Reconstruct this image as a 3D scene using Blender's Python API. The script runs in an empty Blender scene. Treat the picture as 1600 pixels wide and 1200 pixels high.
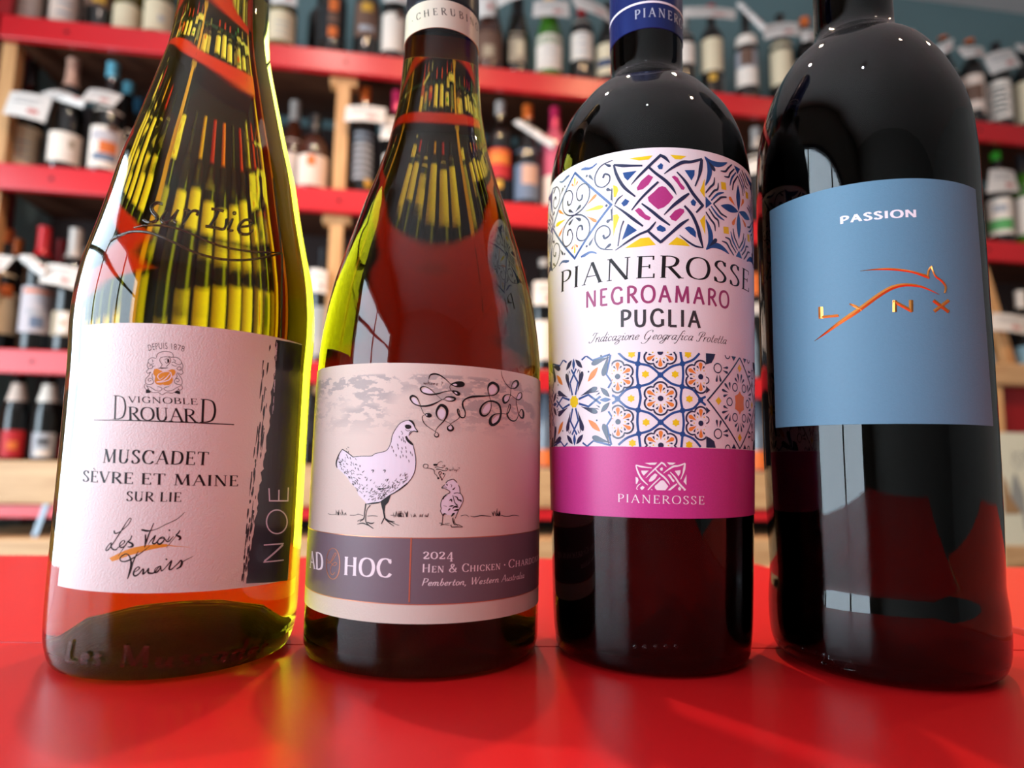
import bpy, bmesh, math, random
from mathutils import Vector, Matrix
from mathutils.geometry import tessellate_polygon
random.seed(7)
sc = bpy.context.scene
COL = sc.collection
R = math.radians
PI = math.pi

# ------------------------------------------------------------------ camera
# origin: the table top below the camera; x right, y into the shop, z up; metres
FPX, PITCH, ROLL, HC = 1020.0, R(6.8), R(1.0), 0.0715
R0 = Vector((1, 0, 0)); U0 = Vector((0, -math.sin(PITCH), math.cos(PITCH))); FW = Vector((0, math.cos(PITCH), math.sin(PITCH)))
RC = math.cos(ROLL) * R0 + math.sin(ROLL) * U0
UC = math.cos(ROLL) * U0 - math.sin(ROLL) * R0
EYE = Vector((0, 0, HC))
cam = bpy.data.cameras.new('camera')
co = bpy.data.objects.new('camera', cam); COL.objects.link(co)
co.matrix_world = Matrix((
    (RC.x, UC.x, -FW.x, EYE.x), (RC.y, UC.y, -FW.y, EYE.y), (RC.z, UC.z, -FW.z, EYE.z), (0, 0, 0, 1)))
cam.sensor_width = 36; cam.lens = 36 * FPX / 1600
cam.clip_start = 0.005; cam.clip_end = 60
cam.dof.use_dof = True; cam.dof.focus_distance = 0.235; cam.dof.aperture_fstop = 6.8
sc.camera = co

# ------------------------------------------------------------------ light and exposure
w = bpy.data.worlds.new('world'); sc.world = w; w.use_nodes = True
w.node_tree.nodes['Background'].inputs[0].default_value = (0.62, 0.72, 0.85, 1)
w.node_tree.nodes['Background'].inputs[1].default_value = 0.25
def area(name, loc, target, sx, sy, power, color, spread=180):
    l = bpy.data.lights.new(name, 'AREA'); l.shape = 'RECTANGLE'; l.size = sx; l.size_y = sy
    l.energy = power; l.color = color; l.spread = R(spread)
    o = bpy.data.objects.new(name, l); COL.objects.link(o); o.location = loc
    o.rotation_euler = (Vector(target) - Vector(loc)).to_track_quat('-Z', 'Y').to_euler()
    return o
# daylight outside the wide shop window in the left wall
area('daylight_side', (-1.86, -0.55, 0.30), (0, -0.55, 0.30), 3.4, 1.9, 200, (0.72, 0.88, 1.0))
sc.view_settings.view_transform = 'Standard'; sc.view_settings.look = 'None'
sc.view_settings.exposure = 0.0; sc.view_settings.gamma = 1.0; sc.view_settings.use_curve_mapping = False
sc.cycles.max_bounces = 14; sc.cycles.transmission_bounces = 12; sc.cycles.transparent_max_bounces = 8
sc.cycles.glossy_bounces = 5; sc.cycles.diffuse_bounces = 4
sc.cycles.sample_clamp_indirect = 6.0
sc.cycles.caustics_refractive = True; sc.cycles.caustics_reflective = False
sc.cycles.blur_glossy = 0.2

# ------------------------------------------------------------------ materials
def srgb(r, g, b):
    f = lambda c: (c / 255 / 12.92) if c / 255 <= 0.04045 else ((c / 255 + 0.055) / 1.055) ** 2.4
    return (f(r), f(g), f(b), 1)
MATS = {}
def mat(name, col, rough=0.5, metal=0.0, spec=0.5, coat=0.0, noise=0.0, nscale=40, bump=0.0, bscale=300, nvec=None):
    if name in MATS: return MATS[name]
    m = bpy.data.materials.new(name); m.use_nodes = True; nt = m.node_tree; b = nt.nodes['Principled BSDF']
    b.inputs['Base Color'].default_value = col; b.inputs['Roughness'].default_value = rough
    b.inputs['Metallic'].default_value = metal; b.inputs['Specular IOR Level'].default_value = spec
    b.inputs['Coat Weight'].default_value = coat; b.inputs['Coat Roughness'].default_value = 0.08
    if noise or bump:
        tc = nt.nodes.new('ShaderNodeTexCoord'); mp = nt.nodes.new('ShaderNodeMapping')
        nt.links.new(tc.outputs['Object'], mp.inputs[0])
        if nvec: mp.inputs['Scale'].default_value = nvec
    if noise:
        n = nt.nodes.new('ShaderNodeTexNoise'); n.inputs['Scale'].default_value = nscale; n.inputs['Detail'].default_value = 5
        nt.links.new(mp.outputs[0], n.inputs['Vector'])
        cr = nt.nodes.new('ShaderNodeMixRGB'); cr.blend_type = 'MIX'
        cr.inputs[1].default_value = tuple(c * (1 - noise) for c in col[:3]) + (1,)
        cr.inputs[2].default_value = tuple(min(1, c * (1 + noise)) for c in col[:3]) + (1,)
        nt.links.new(n.outputs['Fac'], cr.inputs[0]); nt.links.new(cr.outputs[0], b.inputs['Base Color'])
    if bump:
        n2 = nt.nodes.new('ShaderNodeTexNoise'); n2.inputs['Scale'].default_value = bscale; n2.inputs['Detail'].default_value = 3
        nt.links.new(mp.outputs[0], n2.inputs['Vector'])
        bp = nt.nodes.new('ShaderNodeBump'); bp.inputs['Strength'].default_value = bump; bp.inputs['Distance'].default_value = 0.001
        nt.links.new(n2.outputs['Fac'], bp.inputs['Height']); nt.links.new(bp.outputs[0], b.inputs['Normal'])
    MATS[name] = m
    return m
def wood(name, c1, c2, axis=0, scale=14):
    if name in MATS: return MATS[name]
    m = bpy.data.materials.new(name); m.use_nodes = True; nt = m.node_tree; b = nt.nodes['Principled BSDF']
    tc = nt.nodes.new('ShaderNodeTexCoord'); mp = nt.nodes.new('ShaderNodeMapping')
    s = [1.0, 1.0, 1.0]; s[axis] = 0.09; mp.inputs['Scale'].default_value = s
    n = nt.nodes.new('ShaderNodeTexNoise'); n.inputs['Scale'].default_value = scale * 4; n.inputs['Detail'].default_value = 6
    n.inputs['Distortion'].default_value = 0.6
    r = nt.nodes.new('ShaderNodeValToRGB'); r.color_ramp.elements[0].position = 0.3; r.color_ramp.elements[1].position = 0.7
    r.color_ramp.elements[0].color = c1; r.color_ramp.elements[1].color = c2
    nt.links.new(tc.outputs['Object'], mp.inputs[0]); nt.links.new(mp.outputs[0], n.inputs['Vector'])
    nt.links.new(n.outputs['Fac'], r.inputs[0]); nt.links.new(r.outputs[0], b.inputs['Base Color'])
    b.inputs['Roughness'].default_value = 0.5
    MATS[name] = m
    return m
def glass(name, tint, density, rough=0.0, ior=1.45):
    """clear dielectric filled with a coloured absorbing medium; tint = colour after 1/density metres"""
    m = bpy.data.materials.new(name); m.use_nodes = True; nt = m.node_tree
    nt.nodes.remove(nt.nodes['Principled BSDF'])
    g = nt.nodes.new('ShaderNodeBsdfGlass'); g.inputs['Color'].default_value = (1, 1, 1, 1)
    g.inputs['Roughness'].default_value = rough; g.inputs['IOR'].default_value = ior
    v = nt.nodes.new('ShaderNodeVolumeAbsorption'); v.inputs['Color'].default_value = tint; v.inputs['Density'].default_value = density
    o = nt.nodes['Material Output']
    nt.links.new(g.outputs[0], o.inputs['Surface']); nt.links.new(v.outputs[0], o.inputs['Volume'])
    MATS[name] = m
    return m

# ------------------------------------------------------------------ object helpers
def finish(o, label=None, cat=None, group=None, kind=None):
    if label: o['label'] = label
    if cat: o['category'] = cat
    if group: o['group'] = group
    if kind: o['kind'] = kind
    return o
def mesh_obj(name, bm, m, parent=None, smooth=False, loc=None, rotz=None, autos=None):
    me = bpy.data.meshes.new(name); bm.to_mesh(me); bm.free()
    if m:
        for mm in (m if isinstance(m, (list, tuple)) else [m]): me.materials.append(mm)
    if smooth: me.polygons.foreach_set('use_smooth', [True] * len(me.polygons))
    if autos: me.set_sharp_from_angle(angle=R(autos))
    o = bpy.data.objects.new(name, me); COL.objects.link(o)
    if parent: o.parent = parent
    if loc is not None: o.location = loc
    if rotz is not None: o.rotation_euler = (0, 0, rotz)
    return o
def empty(name, loc=(0, 0, 0), rotz=0.0, parent=None):
    o = bpy.data.objects.new(name, None); COL.objects.link(o); o.location = loc; o.rotation_euler = (0, 0, rotz)
    o.empty_display_size = 0.02
    if parent: o.parent = parent
    return o
def box(bm, x0, x1, y0, y1, z0, z1, bevel=0.0, mi=0):
    vs = [bm.verts.new(p) for p in ((x0,y0,z0),(x1,y0,z0),(x1,y1,z0),(x0,y1,z0),(x0,y0,z1),(x1,y0,z1),(x1,y1,z1),(x0,y1,z1))]
    fs = [bm.faces.new([vs[i] for i in f]) for f in ((3,2,1,0),(4,5,6,7),(0,1,5,4),(1,2,6,5),(2,3,7,6),(3,0,4,7))]
    for f in fs: f.material_index = mi
    if bevel > 0:
        es = list({e for f in fs for e in f.edges})
        bmesh.ops.bevel(bm, geom=es, offset=bevel, segments=2, affect='EDGES', profile=0.5)
    return bm
def boxo(name, dims, m, parent=None, bevel=0.0, **k):
    bm = bmesh.new(); box(bm, *dims, bevel=bevel)
    return mesh_obj(name, bm, m, parent, **k)
def lathe(bm, prof, n=48, cx=0, cy=0, mi=0, close=True):
    """prof: list of (r, z) from bottom to top (outside face)"""
    rings = []
    for r, z in prof:
        if r < 1e-6: rings.append([bm.verts.new((cx, cy, z))])
        else: rings.append([bm.verts.new((cx + r * math.cos(2*PI*i/n), cy + r * math.sin(2*PI*i/n), z)) for i in range(n)])
    for a, b in zip(rings, rings[1:]):
        for i in range(n):
            j = (i + 1) % n
            if len(a) == 1 and len(b) == 1: continue
            if len(a) == 1: f = bm.faces.new((a[0], b[j], b[i]))
            elif len(b) == 1: f = bm.faces.new((a[i], a[j], b[0]))
            else: f = bm.faces.new((a[i], a[j], b[j], b[i]))
            f.material_index = mi
    return bm

# ------------------------------------------------------------------ from the photograph to places
def ray(px, py):
    return (FW + (px - 800) / FPX * RC - (py - 600) / FPX * UC)
def on_table(px, py, z=0.0):
    d = ray(px, py); t = (z - HC) / d.z
    return EYE + d * t
SHELF_A = R(8.8)                       # the wall of shelves recedes to the right
SX = Vector((math.cos(SHELF_A), math.sin(SHELF_A), 0)); SY = Vector((-math.sin(SHELF_A), math.cos(SHELF_A), 0))
SD = 1.78                              # distance straight ahead
def on_shelf(px, py, back=0.0):
    """local (x, z) on the plane `back` metres behind the shelf fronts"""
    d = ray(px, py); o = Vector((0, SD, 0)) + SY * back
    t = (o - EYE).dot(SY) / d.dot(SY)
    p = EYE + d * t
    return (p - Vector((0, SD, 0))).dot(SX), p.z
# ------------------------------------------------------------------ the room
M_FLOOR = mat('floor_tile', srgb(120, 105, 92), 0.6, noise=0.2, nscale=6)
M_WALLT = mat('teal_plaster', srgb(112, 138, 140), 0.8, noise=0.05, nscale=9)
M_WALLW = mat('grey_plaster', srgb(150, 146, 140), 0.8, noise=0.05, nscale=9)
M_CEIL = mat('ceiling_paint', srgb(214, 204, 200), 0.8, noise=0.04, nscale=5)
M_RED = mat('red_shelf_paint', srgb(208, 30, 38), 0.3, noise=0.10, nscale=7, spec=0.6)
M_REDD = mat('dark_red_paint', srgb(150, 14, 20), 0.45, noise=0.08, nscale=7)
M_BROWN = wood('brown_board', srgb(70, 38, 24), srgb(104, 62, 40), 0)
M_POST = wood('post_wood', srgb(196, 138, 84), srgb(226, 172, 116), 2)
M_PLANK = wood('pale_plank', srgb(186, 140, 96), srgb(214, 172, 126), 0)
M_FRAME = mat('dark_window_frame', srgb(40, 42, 46), 0.4)
ZF, ZC = -0.76, 1.909
XL, XR, YB = -1.74, 3.2, -3.0
def local_shelf(x, y, z): return Vector((0, SD, 0)) + SX * x + SY * y + Vector((0, 0, z))
boxo('floor', (XL - 0.1, XR + 0.1, YB - 0.1, 3.4, ZF - 0.1, ZF), M_FLOOR)['kind'] = 'structure'
boxo('ceiling', (XL - 0.1, XR + 0.1, YB - 0.1, 3.4, ZC, ZC + 0.1), M_CEIL)['kind'] = 'structure'
# wall behind the shelves (turned like the shelves)
o = boxo('wall_back', (-2.6, 4.2, 0.345, 0.42, ZF, ZC), M_WALLT, loc=(0, SD, 0), rotz=SHELF_A); o['kind'] = 'structure'
o = boxo('wall_right', (XR, XR + 0.1, YB, 3.4, ZF, ZC), M_WALLW); o['kind'] = 'structure'
def holed(name, dims, hole, axis, m):
    """a wall with one rectangular opening; axis = 0 wall in the yz plane, 1 wall in the xz plane"""
    bm = bmesh.new(); x0, x1, y0, y1, z0, z1 = dims; a0, a1, h0, h1 = hole
    if axis == 0:
        box(bm, x0, x1, y0, a0, z0, z1); box(bm, x0, x1, a1, y1, z0, z1)
        box(bm, x0, x1, a0, a1, z0, h0); box(bm, x0, x1, a0, a1, h1, z1)
    else:
        box(bm, x0, a0, y0, y1, z0, z1); box(bm, a1, x1, y0, y1, z0, z1)
        box(bm, a0, a1, y0, y1, z0, h0); box(bm, a0, a1, y0, y1, h1, z1)
    o = mesh_obj(name, bm, m); o['kind'] = 'structure'; return o
holed('wall_left', (XL - 0.08, XL, YB, 3.4, ZF, ZC), (-2.20, 1.10, -0.62, 1.22), 0, M_WALLW)
boxo('wall_front', (XL, XR, YB - 0.08, YB, ZF, ZC), M_WALLW)['kind'] = 'structure'
# window frames with bars
wf = empty('window_1', (XL, -0.55, 0)); wf['kind'] = 'structure'
for n, d in (('frame', (-0.07, -0.02, -1.67, -1.63, -0.62, 1.22)), ('frame', (-0.07, -0.02, 1.63, 1.67, -0.62, 1.22)),
             ('frame', (-0.07, -0.02, -1.63, 1.63, -0.62, -0.57)), ('frame', (-0.07, -0.02, -1.63, 1.63, 1.17, 1.22)),
             ('mullion', (-0.065, -0.025, 0.50, 0.545, -0.57, 1.17)), ('mullion', (-0.065, -0.025, -0.50, -0.455, -0.57, 1.17)),
             ('transom', (-0.062, -0.028, -1.63, 1.63, 0.83, 0.87))):
    boxo(n, d, M_FRAME, wf)

# ceiling spots: small warm lamps
M_LAMPB = mat('lamp_housing', srgb(210, 205, 195), 0.4)
def spot(x, y, power, col, lab):
    t = empty('ceiling_spotlight', (x, y, ZC))
    finish(t, lab, 'lamp', 'small ceiling spotlights')
    bm = bmesh.new(); lathe(bm, [(0.0, -0.075), (0.030, -0.075), (0.034, -0.07), (0.034, -0.01), (0.045, -0.004), (0.045, 0), (0, 0)], 24)
    mesh_obj('housing', bm, M_LAMPB, t, smooth=True, autos=35)
    mn = 'lamp_lens_%d' % int(col[2] * 100)
    if mn not in MATS:
        m = bpy.data.materials.new(mn); m.use_nodes = True
        b = m.node_tree.nodes['Principled BSDF']; b.inputs['Emission Color'].default_value = col + (1,); b.inputs['Emission Strength'].default_value = 60
        MATS[mn] = m
    bm = bmesh.new(); lathe(bm, [(0.0, -0.0775), (0.022, -0.0775), (0.024, -0.0752), (0.0, -0.0752)], 20)
    mesh_obj('lens', bm, MATS[mn], t)
    l = bpy.data.lights.new('spot_lamp', 'SPOT'); l.energy = power; l.color = col; l.spot_size = R(130); l.spot_blend = 0.8; l.shadow_soft_size = 0.02
    lo = bpy.data.objects.new('spot_lamp', l); COL.objects.link(lo); lo.parent = t; lo.location = (0, 0, -0.085)
WARM = (1.0, 0.66, 0.36); COOL = (0.86, 0.95, 1.0)
spot(-0.50, 0.80, 60, (1.0, 0.78, 0.66), 'pale ceiling spotlight in front of the left shelves')
spot(-0.06, 0.92, 50, WARM, 'warm ceiling spotlight beside the pale one in front of the shelves')
spot(0.60, 0.95, 66, WARM, 'warm ceiling spotlight in front of the middle shelves')
spot(1.60, 1.00, 24, WARM, 'warm ceiling spotlight in front of the right shelves')
spot(0.95, 0.10, 10, WARM, 'warm ceiling spotlight to the right above the table')
spot(-0.10, -0.55, 6, COOL, 'cool white ceiling spotlight behind the table')

# ------------------------------------------------------------------ the shelf unit
unit = empty('shelf_unit', (0, SD, 0), SHELF_A)
finish(unit, 'wall-wide wooden wine shelf unit with red painted shelf edges behind the bottles', 'shelf')
Z1, Z2, Z3, Z4 = 1.205, 0.803, 0.327, 0.052      # standing heights of the shelves
XA, XB = -1.36, 2.6
def shelf(zt, th, dz=0.0, m=M_RED):
    e = boxo('shelf_edge', (XA, XB, 0.0, 0.022, zt - th, zt), m, unit, bevel=0.003)
    b = boxo('shelf_board', (XA, XB, 0.022, 0.34, zt - 0.028, zt - 0.001), M_BROWN, unit)
    return e
M_SCREW = mat('screw', srgb(90, 30, 34), 0.4, 0.6)
for zt, th in ((Z1, 0.064), (Z2, 0.067), (Z3, 0.060)):
    e = shelf(zt, th)
    for x in (-1.2, -0.485, 0.5, 1.53, 2.4):
        bm = bmesh.new(); bmesh.ops.create_circle(bm, cap_ends=True, radius=0.006, segments=10, matrix=Matrix.Translation((x, -0.0006, zt - th * 0.5)) @ Matrix.Rotation(R(90), 4, 'X'))
        mesh_obj('screw', bm, M_SCREW, e)
e.name = 'shelf_edge'
boxo('shelf_board', (XA, XB, 0.03, 0.34, Z4 - 0.03, Z4 - 0.001), M_BROWN, unit)
boxo('front_plank', (XA, 2.6, -0.004, 0.03, -0.050, Z4 + 0.002), M_PLANK, unit, bevel=0.004)
boxo('red_rail', (XA, 2.6, 0.004, 0.034, -0.083, -0.0515), M_RED, unit, bevel=0.002)
boxo('bottom_board', (XA, 2.6, 0.05, 0.34, -0.40, -0.38), M_BROWN, unit)
boxo('side_panel', (XA - 0.16, XA - 0.11, 0.0, 0.34, -0.55, ZC - 0.02), M_REDD, unit)
boxo('front_stile', (XA - 0.10, XA + 0.024, -0.002, 0.02, Z1 + 0.0005, ZC - 0.02), M_REDD, unit)
def post(x, z0, z1, w=0.036, cap=True):
    p = boxo('post', (x - w/2, x + w/2, 0.024, 0.06, z0, z1), M_POST, unit, bevel=0.002)
    if cap: boxo('post_cap', (x - 0.038, x + 0.038, 0.0235, 0.062, z1 - 0.024, z1 + 0.0), M_POST, p, bevel=0.003)
for zt0, zt1, in ((Z2, Z1 - 0.064), (Z3, Z2 - 0.067), (Z4, Z3 - 0.060)):
    for x in (-1.345, -0.491, 0.5, 1.515):
        if x == 1.515 and zt0 == Z3: continue
        post(x, zt0, zt1, 0.036 if x < 1 else 0.05, cap=(-0.6 < x < 1))
# slanted braces in the right bay
def brace(x0, z0, x1, z1, w=0.04):
    bm = bmesh.new(); box(bm, -w/2, w/2, 0.024, 0.06, 0, math.hypot(x1 - x0, z1 - z0), bevel=0.002)
    a = math.atan2(x1 - x0, z1 - z0)
    bmesh.ops.transform(bm, matrix=Matrix.Translation((x0, 0, z0)) @ Matrix.Rotation(a, 4, 'Y'), verts=bm.verts)
    mesh_obj('brace', bm, M_POST, unit)
brace(1.625, 0.345, 1.53, 0.72)
boxo('post', (1.49, 1.53, 0.024, 0.06, Z3, Z2 - 0.067), M_POST, unit, bevel=0.002)
# counter under the shelves
boxo('bench_top', (XA, 1.3, -0.03, 0.30, -0.36, -0.128), M_PLANK, unit, bevel=0.008)

# ------------------------------------------------------------------ red tables
M_TOP = mat('red_laminate', srgb(204, 20, 24), 0.34, noise=0.05, nscale=5, spec=0.55, bump=0.02, bscale=900)
M_TOP2 = mat('worn_red_laminate', srgb(214, 60, 48), 0.35, noise=0.06, nscale=6)
M_LIP = wood('table_lip_wood', srgb(176, 140, 104), srgb(208, 176, 140), 0)
tb = empty('table', (0, 0, ZF)); finish(tb, 'low red laminate table with pale wooden edge under the four large bottles', 'table')
def table_panel(name, pts, z0, z1, m, parent, bev=0.0012):
    bm = bmesh.new(); a = [bm.verts.new((x, y, z0 - ZF)) for x, y in pts]; b = [bm.verts.new((x, y, z1 - ZF)) for x, y in pts]
    bm.faces.new(list(reversed(a))); bm.faces.new(b); n = len(pts)
    for i in range(n): bm.faces.new((a[i], a[(i+1) % n], b[(i+1) % n], b[i]))
    bmesh.ops.bevel(bm, geom=[e for e in bm.edges if all(v.co.z > z1 - ZF - 1e-5 for v in e.verts)], offset=bev, segments=2, affect='EDGES')
    return mesh_obj(name, bm, m, parent)
YS = 0.2585
def xr(y): return 0.1815 + (0.496 - y) * 0.2185
def xl(y): return -0.372 - (0.47 - y) * 0.10
def seam(x): return YS + (x + 0.19) * 0.035
cor = [(xl(0.44), 0.44)] + [(-0.352 - 0.022 * math.cos(t), 0.452 + 0.020 * math.sin(t)) for t in (0.5, 1.0, 1.4)]
table_panel('top_panel', [(xl(0.255), seam(-0.39) + 0.0003), (xr(seam(0.23)), seam(0.23) + 0.0003), (xr(0.49), 0.490), (xr(0.497) - 0.006, 0.4965), (0.02, 0.5015)] + [(-0.348, 0.4725)] + list(reversed(cor)), -0.003, 0.0, M_TOP, tb, 0.0004)
table_panel('top_panel', [(-0.47, -0.62), (xr(-0.62), -0.62), (xr(seam(0.23)), seam(0.23) - 0.0003), (xl(0.255), seam(-0.39) - 0.0003)], -0.003, 0.0, M_TOP, tb, 0.0004)
table_panel('wooden_top', [(-0.475, -0.628), (xr(-0.628) + 0.007, -0.628), (xr(0.49) + 0.007, 0.495), (xr(0.5) - 0.004, 0.5045), (0.02, 0.5085), (-0.35, 0.4800), (-0.372, 0.470), (-0.381, 0.45), (-0.392, 0.30)], -0.032, -0.0032, M_LIP, tb, 0.002)
for x, y in ((-0.36, -0.55), (0.36, -0.55), (-0.33, 0.40), (0.15, 0.42)):
    boxo('leg', (x - 0.025, x + 0.025, y - 0.025, y + 0.025, 0, -0.032 - ZF), M_LIP, tb, bevel=0.003)
for d in ((-0.335, 0.335, -0.56, -0.54), (-0.305, 0.125, 0.41, 0.43)):
    boxo('apron', d + (-0.10 - ZF, -0.032 - ZF), M_LIP, tb)
# the neighbouring table to the right
t2 = empty('table', (1.0, 0.3, ZF)); finish(t2, 'worn coral red table standing close to the right of the table with the bottles', 'table')
def t2x(y): return xr(y) + 0.016
bm = bmesh.new()
o = table_panel('top_panel', [(t2x(0.0), 0.0), (1.2, 0.0), (1.2, 0.53), (t2x(0.500), 0.500)], -0.004, -0.001, M_TOP2, t2, 0.0004); o.location = (-1.0, -0.3, 0)
o = table_panel('wooden_top', [(t2x(0) - 0.006, -0.008), (1.21, -0.008), (1.21, 0.545), (t2x(0.51) - 0.006, 0.513)], -0.034, -0.0042, M_LIP, t2, 0.001); o.location = (-1.0, -0.3, 0)
bm.free()
for x, y in ((0.36, 0.06), (1.14, 0.06), (0.27, 0.45), (1.14, 0.47)):
    boxo('leg', (x - 1.025, x - 0.975, y - 0.325, y - 0.275, 0, -0.034 - ZF), M_LIP, t2, bevel=0.003)

# ------------------------------------------------------------------ the four large bottles
def interp(prof, z):
    if z <= prof[0][1]: return prof[0][0]
    for (r0, z0), (r1, z1) in zip(prof, prof[1:]):
        if z0 <= z <= z1 and z1 > z0:
            return r0 + (r1 - r0) * (z - z0) / (z1 - z0)
    return prof[-1][0]
def smooth_prof(pts, step=0.002):
    """Catmull-Rom through the (r, z) samples"""
    out = []
    P = [pts[0]] + pts + [pts[-1]]
    for i in range(1, len(P) - 2):
        p0, p1, p2, p3 = P[i-1], P[i], P[i+1], P[i+2]
        n = max(1, min(8, int(math.hypot(p2[0]-p1[0], p2[1]-p1[1]) / step)))
        for k in range(n):
            t = k / n
            out.append(tuple(0.5 * ((2*p1[j]) + (-p0[j]+p2[j])*t + (2*p0[j]-5*p1[j]+4*p2[j]-p3[j])*t*t + (-p0[j]+3*p1[j]-3*p2[j]+p3[j])*t**3) for j in (0, 1)))
    out.append(pts[-1]); return out
M_BASE_SHADE = mat('dark_base_shade', srgb(42, 20, 20), 0.5, bump=0.2, bscale=900)  # dark maroon standing in for the shade in the bottle bases
class Hero:
    def __init__(s, x, y, prof, label, gm, wm, th=0.0032, cat='wine bottle'):
        s.x, s.y = x, y; s.az = math.atan2(x, y); s.D = math.hypot(x, y)
        s.root = empty('wine_bottle', (x, y, 0), -s.az); finish(s.root, label, cat, 'large wine bottles lined up on the red table')
        s.prof = smooth_prof([(r / 1000, z / 1000) for r, z in prof])
        ring = [(r, z) for r, z in s.prof]
        r0 = ring[0][0]
        foot = [(0, 0.014), (0.010, 0.0130), (0.020, 0.0100), (r0 * 0.72, 0.0042), (r0 * 0.86, 0.0008), (r0 * 0.93, 0.0002)]
        top = [(0.0150, 0.3005), (0.0152, 0.305), (0.0140, 0.3065), (0, 0.3065)]
        bm = bmesh.new(); lathe(bm, foot + ring + top, 96)
        s.glass = mesh_obj('glass_body', bm, gm, s.root, smooth=True)
        inner = []
        for r, z in ring:
            if z < 0.006: continue
            inner.append((r - th, z))
        foot_i = [(0, 0.0195), (0.012, 0.0182), (0.022, 0.0150), (r0 * 0.76, 0.0092), (r0 * 0.86, 0.0068)]
        zt = max(z for r, z in inner); inner = [(r, z) for r, z in inner if z < zt - 0.004]
        bm = bmesh.new(); lathe(bm, foot_i + inner + [(0, inner[-1][1] + 0.0004)], 96)
        s.wine = mesh_obj('wine', bm, wm, s.root, smooth=True)
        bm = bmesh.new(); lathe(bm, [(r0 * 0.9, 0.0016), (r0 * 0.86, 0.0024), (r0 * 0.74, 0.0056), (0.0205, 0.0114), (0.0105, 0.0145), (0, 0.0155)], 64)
        mesh_obj('base_shade_dome', bm, M_BASE_SHADE, s.root, smooth=True)  # added opaque dome inside the glass; blocks light so the base looks dark
        s.inv = Matrix.Rotation(s.az, 3, 'Z')
    def un(s, px, py, off=0.00015):
        """pixel -> (theta, z) on the bottle"""
        d = s.inv @ ray(px, py); e = s.inv @ (EYE - Vector((s.x, s.y, 0)))
        r = 0.04; th = z = 0
        for _ in range(7):
            A = d.x**2 + d.y**2; B = d.x*e.x + d.y*e.y; Cc = e.x**2 + e.y**2 - r*r
            disc = B*B - A*Cc
            t = (-B - math.sqrt(disc)) / A if disc > 0 else -B / A
            p = e + d * t; z = p.z; th = math.atan2(p.x, -p.y)
            r = interp(s.prof, z) + off
        return th, z
    def pt(s, th, z, off):
        r = interp(s.prof, z) + off
        return Vector((r * math.sin(th), -r * math.cos(th), z))

G1 = glass('olive_green_glass', (0.90, 0.885, 0.06, 1), 70)
G2 = glass('dark_olive_glass', (0.72, 0.70, 0.02, 1), 82)
G3 = glass('black_green_glass', (0.30, 0.26, 0.12, 1), 420)
G4 = glass('black_bordeaux_glass', (0.62, 0.12, 0.10, 1), 300)
W1 = glass('white_wine', (0.97, 0.93, 0.75, 1), 30, ior=0.918)
W2 = glass('golden_wine', (0.95, 0.86, 0.6, 1), 40, ior=0.918)
W3 = glass('red_wine', (0.45, 0.04, 0.06, 1), 500, ior=0.918)
P1 = [(36, 0.4), (39.2, 1.6), (41.2, 7), (42.0, 16), (42.2, 40), (42.2, 80), (42.4, 104), (42.9, 118), (42.6, 129), (41.2, 141), (39.7, 148), (37.6, 157), (35.0, 169), (32.0, 184.5), (29.4, 194), (25.4, 210), (21.9, 224.5), (19.2, 237), (17.7, 252), (17.0, 266), (16.0, 280), (15.2, 290), (15.0, 300)]
P2 = [(41, 0.4), (43.9, 1.6), (44.7, 5), (44.8, 30), (44.8, 60), (44.7, 90), (44.4, 108), (43.8, 117), (42.8, 125), (41.5, 133), (39.9, 141), (37.6, 149.5), (35.1, 158), (32.4, 166.5), (29.8, 175), (27, 183), (24.1, 192), (21.5, 201), (19.1, 213), (17.5, 223), (16.5, 236), (15.8, 250), (15.6, 267), (15.2, 290), (15.0, 300)]
P3 = [(34, 0.4), (36.4, 1.8), (37.2, 6), (38.0, 16), (39.2, 53), (40.5, 103), (41.5, 160), (41.5, 180), (40.9, 189), (39.9, 196), (38.0, 204), (33.9, 213.5), (29, 220.5), (24.8, 225.6), (19.8, 230), (16.3, 233.6), (15.3, 237.5), (15.3, 252), (15.4, 273), (15.2, 290), (15.0, 300)]
P4 = [(34, 0.4), (37.2, 2.6), (38.9, 6.5), (39.6, 13), (39.6, 22), (38.9, 30), (39.0, 36), (39.6, 55), (40.0, 80), (40.1, 120), (40.0, 160), (40.0, 186), (39.6, 197), (38.8, 206), (37.2, 214), (34.2, 223), (30.6, 231), (25.6, 239), (21.4, 243.2), (17.4, 247), (15.4, 251), (15.0, 258), (15.0, 275), (15.0, 290), (15.0, 300)]
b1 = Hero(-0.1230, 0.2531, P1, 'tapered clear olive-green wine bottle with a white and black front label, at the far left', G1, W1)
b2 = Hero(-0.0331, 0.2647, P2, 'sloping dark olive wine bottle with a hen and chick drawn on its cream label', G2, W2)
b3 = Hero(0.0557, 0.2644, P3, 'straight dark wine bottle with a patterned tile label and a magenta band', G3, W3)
b4 = Hero(0.1412, 0.2554, P4, 'black wine bottle with a plain blue-grey label and copper foil drawing, at the right', G4, W3)

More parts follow.
